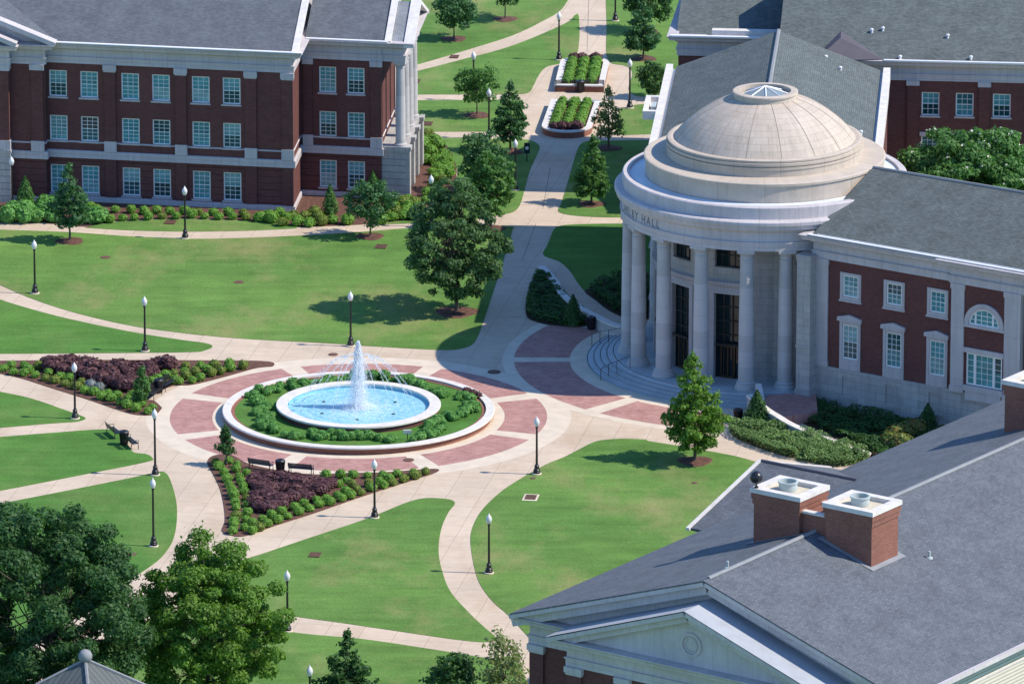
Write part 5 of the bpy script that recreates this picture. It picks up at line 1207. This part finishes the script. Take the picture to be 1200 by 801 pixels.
shrubs([(580, 275), (635, 292)], 0, 400, 5.4545, 'silver', .5, 'small grey leaved shrub in the left purple bed', 'small grey shrubs')
shrubs([(760, 185), (820, 178), (840, 180), (900, 175), (940, 165), (870, 158), (915, 140), (865, 130), (815, 145), (775, 155), (740, 170), (990, 145), (970, 128), (940, 108), (1005, 105), (1035, 135), (1080, 120), (1140, 110), (1075, 100), (870, 105), (715, 180)], 0, 400, 4, 'box', .42, LB, GB, lime=.35)
shrubs([(230, 95), (290, 100), (350, 115), (400, 110), (440, 130), (500, 140), (560, 130), (600, 150), (650, 140), (480, 180), (540, 190), (580, 205), (610, 205), (690, 130), (740, 105), (785, 108), (300, 130), (620, 180), (700, 150), (240, 115), (360, 140), (420, 155), (520, 165), (660, 165), (330, 100), (640, 125), (600, 120)], 0, 400, 4, 'purple', .82, 'purple leaved shrub in the left purple bed', 'purple shrubs of the left bed', .42, tall=.85)
GC = 'green shrubs in the lower purple bed'
LC = 'round green shrub in the rows edging the lower purple bed'
shrubs([(75, 85), (140, 75), (90, 105), (180, 95), (115, 135), (175, 118), (225, 135), (130, 165), (190, 157), (140, 190), (200, 180), (150, 210), (210, 200), (160, 235), (215, 225), (165, 252), (225, 262), (170, 278), (230, 290), (175, 303), (175, 345), (230, 335), (165, 375), (225, 365), (160, 420), (165, 390), (215, 405), (255, 380), (255, 420), (290, 405), (305, 362), (330, 387), (350, 345), (380, 368), (400, 327), (430, 347), (465, 305), (485, 328), (510, 288), (535, 310), (573, 270), (585, 290), (620, 262), (640, 280), (675, 243), (695, 262), (715, 228), (740, 247), (770, 212), (793, 230), (745, 193), (720, 172), (693, 147), (752, 147), (618, 147), (680, 190), (825, 148), (830, 190), (845, 210), (880, 178), (900, 147), (903, 197), (930, 163), (950, 183), (970, 142), (1003, 166), (1050, 133), (1060, 150), (1110, 130)], 235, 520, 4.21, 'box', .39, LC, GC, lime=.15)
shrubs([(280, 178), (340, 178), (400, 180), (460, 182), (520, 188), (580, 194), (640, 194), (290, 210), (350, 220), (410, 220), (470, 230), (530, 220), (590, 230), (280, 260), (340, 270), (400, 280), (460, 265), (520, 260), (290, 310), (340, 315), (390, 300), (262, 190), (272, 290), (310, 185), (440, 195), (500, 205), (610, 205), (320, 240)], 235, 520, 4.21, 'purple', .78, 'purple leaved shrub in the lower purple bed', 'purple shrubs of the lower bed', .3, tall=.72)
# hedge in the fountain ring: a waving double row
fr_ = random.Random(9); k = 0
for i in range(190):
    a = 2 * math.pi * i / 190; wv = math.sin(5 * a + .8)
    if wv > .75 and fr_.random() < .45 or fr_.random() < .05: continue
    r = 8.0 + .85 * wv + fr_.uniform(-.75, .75); r = min(9.15, max(6.8, r))
    shrub((C[0] + r * math.cos(a), C[1] + r * math.sin(a)), 'hedge', fr_.choice((.32, .40, .46)), 'green hedge shrub in the ring of planting round the fountain', 'hedge shrubs round the fountain', .44, tall=.95)
for px, py in ((547, 458), (554, 461), (560.5, 464)):
    shrub(P(px, py, .6), 'purple', .36, 'small dark round shrub at the right edge of the fountain planting', 'small dark shrubs in the fountain ring', .44)
for px, py in ((1052, 514), (1062, 509), (1070, 505), (1044, 519), (1056, 522)):
    shrub(P(px, py, .4), 'red', .9, 'red tipped green shrub beyond the pediment hall roof near the right wing', 'red tipped shrubs', .04)

# raised planters on the central walk
def planter(name_label, base, ax, hw, L, sag, round_end, rows, gname, lab):
    """base: centre of the flat end; ax: unit ground direction from the flat end to the round end"""
    root = thing('raised_planter', name_label, 'planter', (*base, 0), math.atan2(ax[1], ax[0]) - math.pi / 2, 'raised brick planters on the central walk')
    out = [(-hw, 0), (hw, 0)] + [(hw * math.cos(math.pi * k / 20), L + sag * math.sin(math.pi * k / 20)) for k in range(21)]
    def inset(d): return [(-hw + d, d), (hw - d, d)] + [((hw - d) * math.cos(math.pi * k / 20), L + (sag - d) * math.sin(math.pi * k / 20)) for k in range(21)]
    m = MB(); m.sweep([(-.35, 0), (0, 0), (0, .5), (-.35, .5)], out); m.build('wall', 'brick_warm', root)
    m = MB(); m.sweep([(-.48, .5), (.04, .5), (.05, .62), (-.48, .62)], out); m.build('coping', 'coping', root)
    m = MB(); m.prism(inset(.3), .05, .45); m.build('soil', 'mulch', root)
    ca, sa = ax[1], -ax[0]
    for cx in (-1.05, 0, 1.05):
        for k in range(rows):
            y = .95 + k * (L - .9) / (rows - 1); p = (base[0] + cx * ca + y * ax[0], base[1] + cx * sa + y * ax[1])
            shrub(p, 'box', .48, lab + ' clipped green shrub in the rows of the raised planter', gname, .43)
    for cx in (-.95, -.3, .35, .95):
        y = L + sag * .42; p = (base[0] + cx * ca + y * ax[0], base[1] + cx * sa + y * ax[1]); shrub(p, 'purple', .5, lab + ' purple shrub at the rounded end of the raised planter', gname + ' purple', .42)
d = norm2(.065, 1)
planter('farther raised brick planter with white coping and three rows of green shrubs', (5.88, 79.2), d, 2.12, 8.4, 2.1, True, 9, 'shrubs in the farther raised planter', 'farther')
d = norm2(-.095, -1)
planter('nearer raised brick planter with white coping and three rows of green shrubs', (5.55, 74.0), d, 2.12, 8.8, 2.2, True, 9, 'shrubs in the nearer raised planter', 'nearer')

# ground cover that grows as one mass
def ground_cover(name, pts, h, dens, mat, seed, label, leaf=.11, z=.04):
    poly = ground_poly(pts, True, 5); xs = [p[0] for p in poly]; ys = [p[1] for p in poly]; rg = random.Random(seed); cs = []; n = int((max(xs) - min(xs)) * (max(ys) - min(ys)) * dens)
    bl = [(rg.uniform(min(xs), max(xs)), rg.uniform(min(ys), max(ys)), rg.uniform(.4, .9)) for _ in range(int(n / dens * 1.6))]
    grid = {}
    for b_ in bl: grid.setdefault((int(b_[0] // 1), int(b_[1] // 1)), []).append(b_)
    for _ in range(n):
        p = (rg.uniform(min(xs), max(xs)), rg.uniform(min(ys), max(ys)))
        if not inside(p, poly): continue
        hh = .35
        for i in (-1, 0, 1):
            for j in (-1, 0, 1):
                for b_ in grid.get((int(p[0] // 1) + i, int(p[1] // 1) + j), ()):
                    d_ = math.hypot(p[0] - b_[0], p[1] - b_[1]) / b_[2]
                    if d_ < 1: hh = max(hh, .35 + .65 * math.sqrt(1 - d_ * d_))
        cs.append((p[0], p[1], z + h * hh * (rg.uniform(.8, 1.03) if rg.random() < .62 else rg.uniform(.1, .8))))
    cs = np.array(cs); o = link(name, leaf_mesh(name, cs, np.tile((0, 0, 1.0), (len(cs), 1)), leaf, mat, seed)); return tag(o, label, 'ground cover', None, 'stuff')
ground_cover('juniper_hedge', [(854, 500), (859, 513), (894, 528), (931, 539), (982, 548), (1019, 539), (997, 526), (947, 512), (909, 500), (882, 492), (866, 492)], .8, 420, 'leaf_juniper', 51, 'olive green juniper ground cover in front of the ramp wall right of the rotunda', .075)
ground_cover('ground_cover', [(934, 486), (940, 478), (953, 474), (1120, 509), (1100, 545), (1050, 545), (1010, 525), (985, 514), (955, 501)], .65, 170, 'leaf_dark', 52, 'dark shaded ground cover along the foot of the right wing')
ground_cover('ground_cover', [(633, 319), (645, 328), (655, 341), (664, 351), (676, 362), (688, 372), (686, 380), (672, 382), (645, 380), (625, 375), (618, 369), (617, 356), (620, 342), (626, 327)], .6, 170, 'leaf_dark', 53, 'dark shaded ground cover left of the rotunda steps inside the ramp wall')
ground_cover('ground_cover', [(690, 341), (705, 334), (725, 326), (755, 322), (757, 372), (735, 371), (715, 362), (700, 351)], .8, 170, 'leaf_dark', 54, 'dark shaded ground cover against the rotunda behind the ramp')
